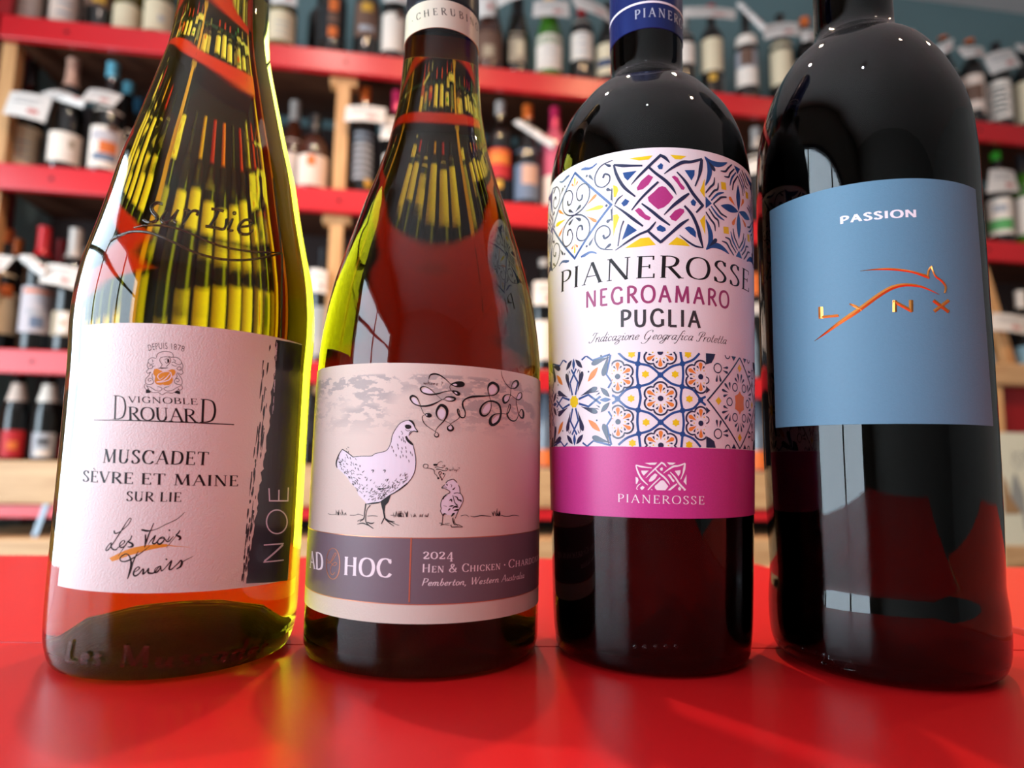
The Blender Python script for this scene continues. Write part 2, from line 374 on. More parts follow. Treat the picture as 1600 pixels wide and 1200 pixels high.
def label_patch(H, f, name='label', m=None, nu=64, nv=24, off=0.00015, parent=None, thick=0.00012):
    """f(u, v) -> (theta, z)"""
    bm = bmesh.new(); g = []
    for j in range(nv + 1):
        g.append([bm.verts.new(H.pt(*f(i / nu, j / nv), off)) for i in range(nu + 1)])
    for j in range(nv):
        for i in range(nu):
            bm.faces.new((g[j][i], g[j][i+1], g[j+1][i+1], g[j+1][i]))
    bnd = [g[0][i] for i in range(nu + 1)] + [g[j][nu] for j in range(1, nv + 1)] + [g[nv][i] for i in range(nu - 1, -1, -1)] + [g[j][0] for j in range(nv - 1, 0, -1)]
    low = []
    for v in bnd:
        q = v.co.copy(); l = math.hypot(q.x, q.y); q.x *= (l - thick) / l; q.y *= (l - thick) / l; low.append(bm.verts.new(q))
    n = len(bnd)
    for i in range(n): bm.faces.new((bnd[(i+1) % n], bnd[i], low[i], low[(i+1) % n]))
    return mesh_obj(name, bm, m, parent or H.root, smooth=True, autos=40)
def bilin(c):
    bl, br, tr, tl = c
    def f(u, v):
        return tuple((1-u)*(1-v)*bl[k] + u*(1-v)*br[k] + u*v*tr[k] + (1-u)*v*tl[k] for k in (0, 1))
    return f
M_PAPER = mat('textured_white_paper', srgb(236, 233, 232), 0.75, bump=0.25, bscale=1600, spec=0.3)
M_CREAM = mat('cream_paper', srgb(228, 216, 204), 0.7, bump=0.12, bscale=1500, spec=0.3)
M_WHITE = mat('smooth_white_paper', srgb(236, 232, 234), 0.6, bump=0.08, bscale=1500, spec=0.3)
M_BLUE = mat('blue_grey_paper', srgb(90, 132, 156), 0.55, noise=0.05, nscale=900, bump=0.1, bscale=1800, spec=0.4)
def translucent(m, wgt):
    nt = m.node_tree; b = nt.nodes['Principled BSDF']; o = nt.nodes['Material Output']
    t = nt.nodes.new('ShaderNodeBsdfTranslucent'); x = nt.nodes.new('ShaderNodeMixShader'); x.inputs[0].default_value = wgt
    if b.inputs['Base Color'].is_linked: nt.links.new(b.inputs['Base Color'].links[0].from_socket, t.inputs['Color'])
    else: t.inputs['Color'].default_value = b.inputs['Base Color'].default_value
    nt.links.new(b.outputs[0], x.inputs[1]); nt.links.new(t.outputs[0], x.inputs[2]); nt.links.new(x.outputs[0], o.inputs['Surface'])
translucent(M_PAPER, 0.08)
L1c = [b1.un(90, 915), b1.un(450, 905), b1.un(472, 538), b1.un(129, 509)]
L1 = label_patch(b1, bilin(L1c), m=M_PAPER)
def edge_fit(H, pts):
    q = [H.un(*p) for p in pts]; n = len(q); mx = sum(a for a, _ in q) / n; mz = sum(z for _, z in q) / n
    s = sum((a - mx) * (z - mz) for a, z in q) / sum((a - mx) ** 2 for a, _ in q)
    return mz - s * mx, s
t2_ = edge_fit(b2, [(510, 573), (640, 569.5), (820, 584)]); bt2 = edge_fit(b2, [(490, 953), (642, 975), (825, 953)])
W2A = R(104)
L2 = label_patch(b2, lambda u, v: ((lambda a: (a, (1-v) * (bt2[0] + bt2[1]*a) + v * (t2_[0] + t2_[1]*a)))((2*u-1) * W2A)), m=M_CREAM)
t3_ = edge_fit(b3, [(880, 266), (1026, 237), (1160, 257)]); bt3 = edge_fit(b3, [(875, 800), (1030, 810.5), (1160, 807)])
W3A = R(112)
def z3(a, e): return e[0] + e[1] * a
L3 = label_patch(b3, lambda u, v: ((lambda a: (a, (1-v) * z3(a, bt3) + v * z3(a, t3_)))((2*u-1) * W3A)), m=M_WHITE)
L4c = [b4.un(1212, 668.5), b4.un(1552, 666), b4.un(1524.4, 296), b4.un(1202.6, 330)]
L4 = label_patch(b4, bilin(L4c), m=M_BLUE)
# ------------------------------------------------------------------ printing engine: flat ink shapes bent onto the glass
def crop(x0, y0, s): return lambda x, y: (x0 + x / s, y0 + y / s)
def smooth_path(pts, closed=False, n=5):
    """Catmull-Rom through tuples of any length"""
    if len(pts) < 3: return list(pts)
    P = ([pts[-1]] + list(pts) + [pts[0], pts[1]]) if closed else ([pts[0]] + list(pts) + [pts[-1]])
    out = []
    for i in range(1, len(P) - 2):
        p0, p1, p2, p3 = P[i-1], P[i], P[i+1], P[i+2]
        for k in range(n):
            t = k / n
            out.append(tuple(0.5*((2*b)+(-a+c)*t+(2*a-5*b+4*c-d)*t*t+(-a+3*b-3*c+d)*t**3) for a, b, c, d in zip(p0, p1, p2, p3)))
    if not closed: out.append(tuple(pts[-1]))
    return out
def ribbon(pts, closed=False):
    """pts: (x, y, w) -> list of quads (4 points); mitred offset strip"""
    n = len(pts); L = []; Rr = []; Cn = []
    for i in range(n):
        a = pts[(i-1) % n] if (closed or i > 0) else pts[i]; b = pts[(i+1) % n] if (closed or i < n-1) else pts[i]
        dx, dy = b[0]-a[0], b[1]-a[1]; l = math.hypot(dx, dy) or 1e-9; nx, ny = -dy/l, dx/l; h = pts[i][2] / 2
        L.append((pts[i][0]+nx*h, pts[i][1]+ny*h)); Rr.append((pts[i][0]-nx*h, pts[i][1]-ny*h)); Cn.append((pts[i][0], pts[i][1]))
    return L, Cn, Rr
class Ink:
    """shapes are gathered in (theta, z) on one bottle and built as one thin print"""
    def __init__(s, H, m, level=1, base=0.00015, step=0.00003, clip=None, ridge=0.0):
        s.H, s.m, s.off, s.clip, s.ridge = H, m, base + level * step, clip, ridge
        s.faces = []                     # lists of (theta, z, height 0..1)
        s.c = None; s.flat = None
    def at(s, c): s.c = c; s.flat = None; return s
    def on(s, cx, cz, hu, hv, rot=0, mx=False, my=False):
        """tile coordinates -1..1 with centre cx, cz, half sizes hu (rad), hv (m)"""
        def f(x, y):
            if mx: x = -x
            if my: y = -y
            for _ in range(rot): x, y = -y, x
            return (cx + x * hu, cz + y * hv)
        s.flat = f; return s
    def q(s, x, y):
        if s.flat: return s.flat(x, y)
        if s.c: x, y = s.c(x, y)
        return s.H.un(x, y, s.off)
    def fill(s, pts, smooth=False):
        if smooth: pts = smooth_path(pts, True, 4)
        P = [s.q(x, y) for x, y in pts]
        for t in tessellate_polygon([[Vector((a * 40, z * 1000, 0)) for a, z in P]]):
            s.faces.append([(P[i][0], P[i][1], 1.0) for i in t])
        return s
    def stroke(s, pts, w=None, smooth=True, closed=False, n=5, taper=0):
        pts = [tuple(p) if len(p) == 3 else (p[0], p[1], w) for p in pts]
        if taper:
            m = len(pts); pts = [(x, y, ww * (1 - 0.85 * abs(2*i/(m-1) - 1)**1.5 if taper == 2 else (0.25 + 0.75 * (1 - i/(m-1))))) for i, (x, y, ww) in enumerate(pts)]
        if smooth: pts = smooth_path(pts, closed, n)
        L, Cn, Rr = ribbon(pts, closed)
        QL = [s.q(*p) for p in L]; QR = [s.q(*p) for p in Rr]; QC = [s.q(*p) for p in Cn] if s.ridge else None
        m = len(pts); rng = range(m if closed else m - 1)
        for i in rng:
            j = (i + 1) % m
            if s.ridge:
                s.faces.append([QL[i] + (0,), QC[i] + (1,), QC[j] + (1,), QL[j] + (0,)])
                s.faces.append([QC[i] + (1,), QR[i] + (0,), QR[j] + (0,), QC[j] + (1,)])
            else:
                s.faces.append([QL[i] + (1,), QR[i] + (1,), QR[j] + (1,), QL[j] + (1,)])
        return s
    def dot(s, x, y, r, ry=None, n=10):
        ry = ry or r
        return s.fill([(x + r*math.cos(2*PI*i/n), y + ry*math.sin(2*PI*i/n)) for i in range(n)])
    def ring(s, x, y, r, w, ry=None, n=18):
        ry = ry or r
        return s.stroke([(x + r*math.cos(2*PI*i/n), y + ry*math.sin(2*PI*i/n), w) for i in range(n)], smooth=False, closed=True)
    def drop(s, x0, y0, x1, y1, w):
        """tear drop: point at 0, round at 1"""
        P = [(x0 + (x1-x0)*t, y0 + (y1-y0)*t, w * h) for t, h in ((0, .05), (.25, .35), (.5, .7), (.72, 1), (.88, .9), (1, .35))]
        return s.stroke(P, n=3)
    def leaf(s, x0, y0, x1, y1, w):
        P = [(x0 + (x1-x0)*t, y0 + (y1-y0)*t, w * h) for t, h in ((0, .03), (.2, .6), (.5, 1), (.8, .6), (1, .03))]
        return s.stroke(P, n=3)
    def build(s, name, parent, label=None):
        bm = bmesh.new(); H = s.H
        for f in s.faces:
            vs = [bm.verts.new((a, z, h)) for a, z, h in f]
            try: bm.faces.new(vs)
            except ValueError: pass
        bmesh.ops.remove_doubles(bm, verts=bm.verts, dist=2e-7)
        def cut(co, no, clear=False):
            bmesh.ops.bisect_plane(bm, geom=bm.verts[:] + bm.edges[:] + bm.faces[:], plane_co=co, plane_no=no, clear_outer=clear)
        if s.clip:
            a0, a1, z0, z1 = s.clip
            for co, no in (((a0, 0, 0), (-1, 0, 0)), ((a1, 0, 0), (1, 0, 0)), ((0, z0, 0), (0, -1, 0)), ((0, z1, 0), (0, 1, 0))):
                cut(co, no, True)
        if not bm.verts: bm.free(); return None
        wmax = max((max(v.co.x for v in f.verts) - min(v.co.x for v in f.verts)) for f in bm.faces)
        if wmax > 0.055:
            lo = min(v.co.x for v in bm.verts); hi = max(v.co.x for v in bm.verts); a = lo + 0.045
            while a < hi: cut((a, 0, 0), (1, 0, 0)); a += 0.045
        for v in bm.verts:
            p = H.pt(v.co.x, v.co.y, s.off + (s.ridge * v.co.z if s.ridge else 0)); v.co = p
        bmesh.ops.recalc_face_normals(bm, faces=bm.faces)
        for f in bm.faces:
            if f.normal.x * f.verts[0].co.x + f.normal.y * f.verts[0].co.y < 0: f.normal_flip()
        o = mesh_obj(name, bm, s.m, parent, smooth=s.m is K_RELIEF)
        if label: o['label'] = label
        return o

# ---- letters ------------------------------------------------------
FONTC = {}
def font_tris(text, offset=0.0, shear=0.0, spacing=1.0):
    k = (text, offset, shear, spacing)
    if k in FONTC: return FONTC[k]
    cu = bpy.data.curves.new('t', 'FONT'); cu.body = text; cu.offset = offset; cu.shear = shear; cu.resolution_u = 3; cu.space_character = spacing
    ob = bpy.data.objects.new('t', cu); me = bpy.data.meshes.new_from_object(ob)
    vs = [(v.co.x, v.co.y) for v in me.vertices]; fs = [tuple(p.vertices) for p in me.polygons]
    bpy.data.objects.remove(ob); bpy.data.curves.remove(cu); bpy.data.meshes.remove(me)
    x0 = min(v[0] for v in vs); x1 = max(v[0] for v in vs); y1 = 0.729 if any(c.isupper() or c.isdigit() for c in text) else max(v[1] for v in vs)
    r = ([((x - x0) / (x1 - x0), y / y1) for x, y in vs], fs); FONTC[k] = r
    return r
def place_text(ink, vf, L, Rt, T, pxarc=None):
    """affine in the flat print: L, Rt baseline ends and T cap height above L, as pixels"""
    vs, fs = vf
    if pxarc:
        B, Tt = pxarc
        def lag(P, u): a, b, c = P; return tuple(a[k]*(2*u-1)*(u-1) + b[k]*4*u*(1-u) + c[k]*u*(2*u-1) for k in (0, 1))
        Q = []
        for u, v in vs:
            b = lag(B, u); t = lag(Tt, u); Q.append(ink.H.un(b[0] + (t[0]-b[0])*v, b[1] + (t[1]-b[1])*v, ink.off))
    else:
        l, r, t = (p if isinstance(p, tuple) and len(p) == 3 and p[2] == 'f' else ink.H.un(*p, ink.off) for p in (L, Rt, T))
        Q = [(l[0] + (r[0]-l[0])*u + (t[0]-l[0])*v, l[1] + (r[1]-l[1])*u + (t[1]-l[1])*v) for u, v in vs]
    for f in fs: ink.faces.append([Q[i] + (1.0,) for i in f])
GL = {
 'A': (.74, 't.08,0 .36,1;T.36,1 .66,0;t.18,.36 .53,.36;s.08,0;s.66,0'),
 'B': (.62, 'T.14,0 .14,1;C.14,.975 .3,.975 .46,.9 .48,.74 .42,.58 .28,.52 .14,.52;C.14,.52 .3,.52 .48,.46 .55,.27 .47,.08 .28,.022 .14,.022;z.1,0;z.1,1'),
 'C': (.72, 'C.64,.78 .56,.93 .40,.985 .20,.88 .09,.5 .20,.12 .40,.015 .56,.06 .66,.2;v.645,.84,.12'),
 'D': (.74, 'T.14,0 .14,1;C.14,.975 .34,.97 .56,.86 .65,.5 .56,.14 .34,.03 .14,.025;z.1,0;z.1,1'),
 'E': (.58, 'T.14,0 .14,1;t.14,.975 .5,.975;t.14,.52 .4,.52;t.14,.025 .52,.025;v.5,.9,.09;v.4,.52,.09;v.53,.1,.1;z.1,0;z.1,1'),
 'G': (.76, 'C.64,.78 .56,.93 .40,.985 .20,.88 .09,.5 .20,.12 .40,.015 .54,.05 .64,.12;T.64,.04 .64,.42;s.64,.42;v.645,.84,.12'),
 'H': (.78, 'T.14,0 .14,1;T.62,0 .62,1;t.14,.52 .62,.52;s.14,0;s.14,1;s.62,0;s.62,1'),
 'I': (.30, 'T.14,0 .14,1;s.14,0;s.14,1'),
 'K': (.70, 'T.14,0 .14,1;t.16,.42 .58,1;T.3,.58 .62,0;s.14,0;s.14,1;s.58,1;s.64,0'),
 'L': (.56, 'T.14,0 .14,1;t.14,.025 .5,.025;v.51,.11,.1;s.14,1;z.1,0'),
 'M': (.92, 't.12,0 .17,1;T.17,1 .45,.06;t.45,.06 .73,1;T.73,1 .78,0;s.12,0;s.78,0;z.14,1;s.75,1'),
 'N': (.80, 't.13,0 .13,1;T.13,1 .65,0;t.65,0 .65,1;s.13,0;z.1,1;s.65,1'),
 'O': (.80, 'O.40,.985 .16,.86 .07,.5 .16,.14 .40,.015 .64,.14 .73,.5 .64,.86'),
 'P': (.60, 'T.14,0 .14,1;C.14,.975 .34,.97 .50,.88 .53,.72 .46,.54 .30,.46 .14,.47;s.14,0;z.1,1'),
 'R': (.68, 'T.14,0 .14,1;C.14,.975 .34,.97 .49,.88 .52,.74 .45,.57 .30,.5 .14,.5;T.3,.5 .62,.0;s.64,0;s.14,0;z.1,1'),
 'S': (.54, 'C.44,.80 .37,.95 .26,.985 .13,.9 .10,.74 .2,.6 .36,.44 .46,.26 .40,.08 .24,.015 .13,.06 .08,.2;v.445,.86,.1;v.075,.14,.1'),
 'T': (.68, 'T.34,0 .34,1;t.05,.975 .63,.975;v.055,.9,.09;v.625,.9,.09;s.34,0'),
 'U': (.74, 'T.14,1 .14,.3;C.14,.34 .2,.09 .36,.015 .52,.1 .58,.34;t.58,.3 .58,1;s.14,1;s.58,1'),
 'V': (.70, 'T.07,1 .36,0;t.36,0 .63,1;s.07,1;s.63,1'),
 'W': (1.0, 'T.07,1 .3,0;t.3,0 .5,.9;T.46,1 .7,0;t.7,0 .93,1;s.07,1;s.46,1;s.93,1'),
 'Y': (.68, 'T.07,1 .34,.46;t.34,.46 .6,1;T.34,0 .34,.48;s.07,1;s.6,1;s.34,0'),
 '&': (.78, 'C.70,.0 .5,.28 .24,.66 .22,.86 .34,.975 .46,.88 .42,.7 .14,.4 .08,.2 .2,.02 .4,.04 .58,.22 .66,.46;s.66,.48'),
 '0': (.52, 'O.26,.72 .09,.6 .05,.36 .09,.12 .26,.0 .42,.12 .47,.36 .42,.6'),
 '2': (.50, 'C.06,.56 .14,.7 .28,.72 .38,.6 .34,.42 .2,.22 .06,.04;T.06,.03 .42,.03;v.43,.08,.09'),
 '4': (.54, 'T.36,-.3 .36,.72;t.36,.72 .04,.02;t.04,.02 .5,.02;s.36,-.3'),
 '.': (.3, 'd.14,.42,.07'), ',': (.22, 'C.12,.06 .13,-.06 .05,-.18'), '?': (.4, 'C.06,.8 .2,.95 .34,.8 .2,.5 .18,.3;d.18,.06,.05'),
 'a': (.46, 'C.38,.42 .22,.5 .09,.38 .06,.16 .16,.015 .28,.1 .36,.28;C.4,.5 .355,.16 .40,.015 .5,.1'),
 'b': (.44, 'C.13,1 .08,.1;C.09,.28 .2,.48 .34,.45 .38,.24 .26,.02 .09,.05'),
 'c': (.38, 'C.34,.40 .22,.5 .08,.36 .07,.14 .18,.01 .35,.12'),
 'd': (.46, 'C.38,.42 .22,.5 .09,.38 .06,.16 .16,.015 .28,.1 .36,.28;C.47,1 .40,.5 .355,.16 .40,.015 .5,.1'),
 'e': (.40, 'C.07,.22 .26,.27 .34,.4 .24,.5 .1,.38 .07,.16 .18,.01 .37,.13'),
 'f': (.34, 'C.50,.92 .42,1 .31,.88 .22,.4 .13,-.2 .02,-.38 -.06,-.3;t.06,.48 .4,.48'),
 'g': (.46, 'C.38,.42 .22,.5 .09,.38 .06,.16 .16,.015 .28,.1 .36,.28;C.42,.5 .35,.0 .24,-.34 .08,-.4 -.02,-.28 .15,-.1 .48,.12'),
 'h': (.48, 'C.12,1 .08,0;C.09,.26 .24,.48 .36,.46 .36,.14 .42,.01 .5,.1'),
 'i': (.26, 'C.05,.38 .14,.48 .1,.12 .16,.01 .26,.1;d.16,.7,.04'),
 'k': (.44, 'C.12,1 .08,0;C.1,.2 .36,.48;C.2,.28 .4,.0'),
 'l': (.24, 'C.14,1 .08,.12 .14,.01 .24,.1'),
 'm': (.70, 'C.06,.48 .06,0;C.07,.3 .2,.5 .30,.44 .3,0;C.31,.3 .44,.5 .55,.44 .54,.12 .6,.01 .7,.1'),
 'n': (.48, 'C.06,.48 .06,0;C.07,.28 .22,.5 .35,.46 .35,.14 .41,.01 .5,.1'),
 'o': (.42, 'O.21,.5 .09,.4 .06,.2 .14,.02 .26,.03 .36,.2 .34,.42'),
 'p': (.44, 'C.08,.48 .02,-.38;C.09,.28 .2,.48 .34,.45 .38,.24 .26,.02 .09,.05'),
 'r': (.34, 'C.06,.48 .08,.1 .06,0;C.08,.25 .2,.46 .34,.46'),
 's': (.34, 'C.30,.44 .18,.5 .1,.4 .2,.27 .29,.14 .2,.01 .06,.07'),
 't': (.30, 'C.16,.8 .1,.3 .1,.1 .18,.01 .3,.1;t.02,.48 .3,.48'),
 'u': (.48, 'C.07,.48 .06,.14 .14,.01 .28,.12 .37,.3;C.4,.48 .37,.14 .42,.01 .5,.1'),
 'w': (.60, 'C.05,.48 .07,.1 .16,.02 .28,.3 .30,.4 .3,.1 .4,.02 .52,.2 .54,.48'),
 'y': (.44, 'C.06,.48 .08,.14 .18,.03 .34,.3;C.42,.48 .34,.0 .22,-.32 .06,-.36'),
 'z': (.42, 'C.06,.44 .2,.5 .34,.44 .2,.2 .06,.02 .2,.06 .3,-.02 .34,-.2 .2,-.38 .02,-.36 .04,-.2 .4,.1'),
 'J': (.56, 'C.1,.72 .2,.98 .5,.96 .62,.98;C.46,.96 .36,.5 .2,.05 -.05,-.03 -.12,.14'),
 'Q': (.80, 'C.64,.78 .6,.97 .44,.99 .2,.8 .1,.4 .2,.08 .42,.03 .58,.2 .62,.42;C.62,.42 .55,-.0 .38,-.34 .14,-.4 .0,-.28'),
 'Z': (.66, 'C.3,.0 .36,.5 .44,.9;C.1,.6 .1,.86 .36,1 .62,.92 .62,.62 .44,.48 .3,.52;C.05,.1 .16,-.04 .36,.02'),
}
def glyph_polys(ch, T, t, sw, x0, k=1.0):
    """outline quads of one letter; T, t: thick and thin; sw: half serif width"""
    out = []
    wdt, spec = GL[ch]
    def strip(P, closed=False):
        L, Cn, Rr = ribbon(P, closed); m = len(P)
        for i in range(m if closed else m - 1):
            j = (i + 1) % m; out.append([L[i], Rr[i], Rr[j], L[j]])
    for op in spec.split(';'):
        c, rest = op[0], op[1:]
        nums = [tuple(float(v) for v in p.split(',')) for p in rest.split(' ')]
        if c in 'Tt':
            w_ = T if c == 'T' else t
            strip([(x0 + x*k, y*k, w_) for x, y in nums])
        elif c in 'CO':
            P = smooth_path(nums, c == 'O', 5); Q = []
            m = len(P)
            for i in range(m):
                a = P[(i-1) % m] if (c == 'O' or i) else P[i]; b = P[(i+1) % m] if (c == 'O' or i < m-1) else P[i]
                d = math.atan2(b[1]-a[1], b[0]-a[0]); Q.append((x0 + P[i][0]*k, P[i][1]*k, t + (T - t) * abs(math.sin(d + 0.12))**1.3))
            strip(Q, c == 'O')
        elif c in 'szv' and sw <= 0: continue
        elif c in 'sz':
            x, y = nums[0][:2]; hh = t * 0.8; yy = y*k + (hh/2 if y < 0.5 else -hh/2)
            a, b = (sw, sw) if c == 's' else (sw * 0.7, sw * 0.5)
            strip([(x0 + x*k - a, yy, hh), (x0 + x*k + b, yy, hh)])
        elif c == 'v':
            x, y, l = nums[0]; strip([(x0 + x*k, (y-l)*k, t*1.1), (x0 + x*k, (y+l)*k, t*1.1)])
        elif c == 'd':
            x, y, r = nums[0]; r *= 1.0
            out.append([(x0 + x*k + r*math.cos(a*PI/4), y*k + r*math.sin(a*PI/4)) for a in range(8)])
    return out, wdt * k
def serif_text(ink, text, L, Rt, T, thick=.14, thin=.05, sw=.10, track=.06, small=None, shear=0.0, pxarc=None, width_of=None):
    x = 0.0; polys = []
    for ch in text:
        acc = None; k = 1.0
        if ch == ' ': x += .34; continue
        if ch == 'È': ch = 'E'; acc = True
        if small and ch.islower(): ch = ch.upper(); k = small
        p, w_ = glyph_polys(ch, thick * (0.9 if k < 1 else 1), thin, sw, x, k); polys += p
        if acc: polys.append([(x + .16, 1.24), (x + .22, 1.27), (x + .36, 1.09), (x + .33, 1.07)])
        x += w_ + track
        if width_of is not None and len(width_of) == 1: pass
    tot = x - track
    if shear: polys = [[(a + shear * b, b) for a, b in f] for f in polys]
    vs = []; fs = []
    for f in polys:
        fs.append(tuple(range(len(vs), len(vs) + len(f)))); vs += [(a / tot, b) for a, b in f]
    place_text(ink, (vs, fs), L, Rt, T, pxarc)
    return tot
# ------------------------------------------------------------------ inks
K_BLACK = mat('black_ink', srgb(22, 18, 20), 0.5, spec=0.3)
K_NAVY = mat('navy_ink', srgb(32, 38, 74), 0.35, spec=0.5, coat=0.3)
K_BLUE = mat('cobalt_ink', srgb(28, 74, 138), 0.35, spec=0.5, coat=0.3)
K_YEL = mat('yellow_ink', srgb(236, 204, 22), 0.4)
K_ORG = mat('orange_ink', srgb(228, 134, 52), 0.4)
K_MAG = mat('magenta_ink', srgb(176, 48, 124), 0.5, noise=0.12, nscale=1500)
K_MAGB = mat('magenta_band', srgb(196, 56, 140), 0.42, noise=0.14, nscale=1800, spec=0.5)
K_PLUM = mat('plum_ink', srgb(150, 52, 104), 0.5)
K_CHAR = mat('charcoal_ink', srgb(50, 46, 50), 0.5)
K_GOLD = mat('ochre_ink', srgb(222, 150, 40), 0.45)
K_PALE = mat('pale_print', srgb(240, 232, 238), 0.6)
K_MIST = mat('mist_print', srgb(228, 222, 234), 0.7)
K_BAND = mat('mauve_grey_band', srgb(112, 98, 108), 0.5, noise=0.05, nscale=1500)
K_COPL = mat('copper_line', srgb(206, 140, 108), 0.35, 0.7)
K_DARKL = mat('dark_brush_print', srgb(44, 42, 46), 0.3, spec=0.5, coat=0.4)
K_COPPER = mat('copper_foil', srgb(246, 156, 76), 0.3, 1.0)
K_RELIEF = glass('clear_relief_glass', (0.9, 0.9, 0.5, 1), 5, ior=1.45)

K_RELIEF2 = glass('clear_moulded_glass', (0.9, 0.9, 0.5, 1), 5, ior=1.6)
# ==== bottle 1 =====================================================
k = Ink(b1, K_DARKL, 1)
k.at(crop(370, 500, 2.857))
edge = [(175, 88), (176, 130), (172, 190), (174, 222), (160, 300), (152, 370), (150, 430), (140, 500), (131, 560), (124, 600), (117, 650), (110, 700), (100, 760), (96, 820), (84, 880), (76, 940), (66, 1000), (56, 1070), (48, 1120), (42, 1176)]
je = []
for i, (x, y) in enumerate(edge):
    je.append((x, y))
    if i < len(edge) - 1:
        x2, y2 = edge[i+1]
        for q in (0.3, 0.6):
            je.append((x + (x2-x)*q + random.uniform(-7, 6), y + (y2-y)*q))
k.fill(je + [(226, 1163), (240, 980), (252, 780), (266, 560), (280, 330), (291, 112)])
for i in range(70):
    t = random.random()**0.9; y = 80 + t * 1060; x = 176 - t * 132 - random.uniform(2, 46) * (1.1 - 0.6 * t) ; l = random.uniform(12, 90)
    k.stroke([(x, y, random.uniform(1.5, 6)), (x - l*0.05, y + l*0.5, random.uniform(3, 8)), (x - l*0.12, min(y + l, 1172), 1.2)], n=3)
k.build('brush_print', L1, 'dark brushed side strip')
k = Ink(b1, K_MIST, 2).at(crop(370, 500, 2.857))
for i in range(26):
    y = 90 + random.random() * 300; x = 176 - (y-90)*0.06 + random.uniform(0, 6); l = random.uniform(10, 40)
    k.stroke([(x, y, 2), (x - 1, y + l, 1)], smooth=False)
k.at(crop(0, 560, 3.3333))
k.stroke([(1372, 1061, 7), (1478, 1050, 7)], smooth=False).stroke([(1377, 1056, 9), (1474, 970, 9)], smooth=False).stroke([(1374, 972, 7), (1478, 964, 7)], smooth=False)
k.ring(1442, 851, 54, 7, 62, 26)
k.stroke([(1402, 742, 7), (1502, 742, 7)], smooth=False).stroke([(1404, 744, 7), (1401, 676, 7)], smooth=False).stroke([(1452, 744, 7), (1453, 684, 7)], smooth=False).stroke([(1499, 744, 7), (1502, 672, 7)], smooth=False)
k.build('side_lettering', L1, 'white side lettering')
k = Ink(b1, K_BLACK, 1)
place_text(k, font_tris('DEPUIS 1878', -0.012, 0, 1.1), None, None, None, (((232.5, 548.6), (258, 545.2), (287.3, 549.6)), ((230.6, 538.4), (257, 534.8), (289.2, 540.4))))
serif_text(k, 'VIGNOBLE', (200.5, 628.9), (309, 632.6), (200.1, 619.2), .11, .05)
serif_text(k, 'ROUAR', (200, 656.2), (307.5, 659.8), (199.6, 635.4), .12, .05, track=.0)
serif_text(k, 'D', (175.2, 655.2), (198.2, 656.0), (176.6, 617.6), .085, .03)
serif_text(k, 'D', (311, 660.1), (338.6, 660.6), (312.6, 623.2), .10, .035)
k.c = None
k.stroke([(146.7, 656.3, 0.8), (200, 656.9, 1.6), (256.7, 658.7, 1.7), (312, 660.9, 1.7), (365.8, 663.5, 1.7)], n=6)
serif_text(k, 'MUSCADET', (159.8, 722.9), (325.8, 727.0), (161.9, 701.6))
serif_text(k, 'SÈVRE ET MAINE', (128.6, 752.4), (372.4, 759.7), (129.8, 734.9))
serif_text(k, 'SUR LIE', (196.5, 782.8), (283.4, 784.2), (197.6, 767.6))
k.at(crop(150, 790, 10))
HW = [
 [(285,390,14),(290,430,14),(330,430,12),(400,390,9),(500,300,8),(548,215,8),(525,198,8),(470,270,8),(390,400,12),(300,540,10),(230,640,10),(190,690,12),(155,700,12),(170,650,10),(220,592,8),(240,585,12),(235,640,16),(260,680,16),(310,690,12),(350,650,10),(420,600,8),(450,560,12),(420,545,8),(375,590,12),(370,640,14),(410,655,14),(460,620,12),(500,550,10)],
 [(562,468,10),(535,530,12),(505,565,14),(560,592,22),(572,628,24),(530,648,14),(492,640,6)], [(500,560,6),(440,650,6),(390,720,6),(350,785,4)],
 [(708,378,16),(740,384,20),(800,396,20),(850,390,10),(950,365,7),(1100,290,7),(1250,220,7),(1340,150,6),(1392,98,3)],
 [(902,272,8),(862,370,10),(822,460,14),(790,560,14),(758,655,5)], [(772,450,14),(774,550,18),(760,650,8)],
 [(815,612,4),(850,555,10),(900,500,12),(932,462,8),(908,525,12),(884,580,14),(905,598,16),(945,575,14),(1000,508,12),(1040,490,10),(1070,508,10),(1050,560,14),(1000,600,18),(965,590,16),(968,545,12),(1010,512,10),(1075,520,10),(1100,555,14),(1135,560,12),(1175,520,9),(1212,482,6)],
 [(1150,480,8),(1120,545,12)], [(1312,385,10),(1285,430,14),(1252,462,14),(1300,482,24),(1318,512,24),(1290,540,12)], [(1260,465,5),(1180,560,6),(1100,660,4)],
 [(840,630,4),(740,712,8),(640,780,10),(560,830,14),(470,870,14),(400,870,12),(375,838,12),(400,790,12),(470,755,12),(520,790,14),(547,870,20),(547,960,26),(520,1060,20),(490,1148,8)],
 [(662,708,5),(620,790,12),(580,880,12),(555,970,12),(515,1080,8)],
 [(590,1045,8),(650,1010,8),(682,972,12),(650,960,10),(600,1010,14),(585,1070,18),(612,1100,16),(670,1065,12),(738,985,12),(738,1040,20),(735,1072,16),(780,1035,10),(824,980,12),(812,1040,18),(835,1056,20),(900,1052,14),(950,1000,10),(985,955,10),(1010,950,12),(990,1000,12),(950,1040,16),(915,1045,12),(925,990,8),(975,955,8),(1012,960,10),(1022,1022,12),(1075,980,8),(1130,915,10),(1182,858,12),(1160,930,18),(1142,990,18),(1175,998,14),(1225,955,10),(1285,900,12),(1330,855,16),(1342,900,24),(1315,955,20),(1255,992,8)],
 [(1345,885,8),(1420,840,7),(1524,790,3)]]
for s_ in HW: k.stroke([(x, y, w_ * 1.55) for x, y, w_ in s_], n=4)
k.dot(1146, 385, 14).dot(1100, 840, 16, 14)
k.at(crop(210, 530, 12))
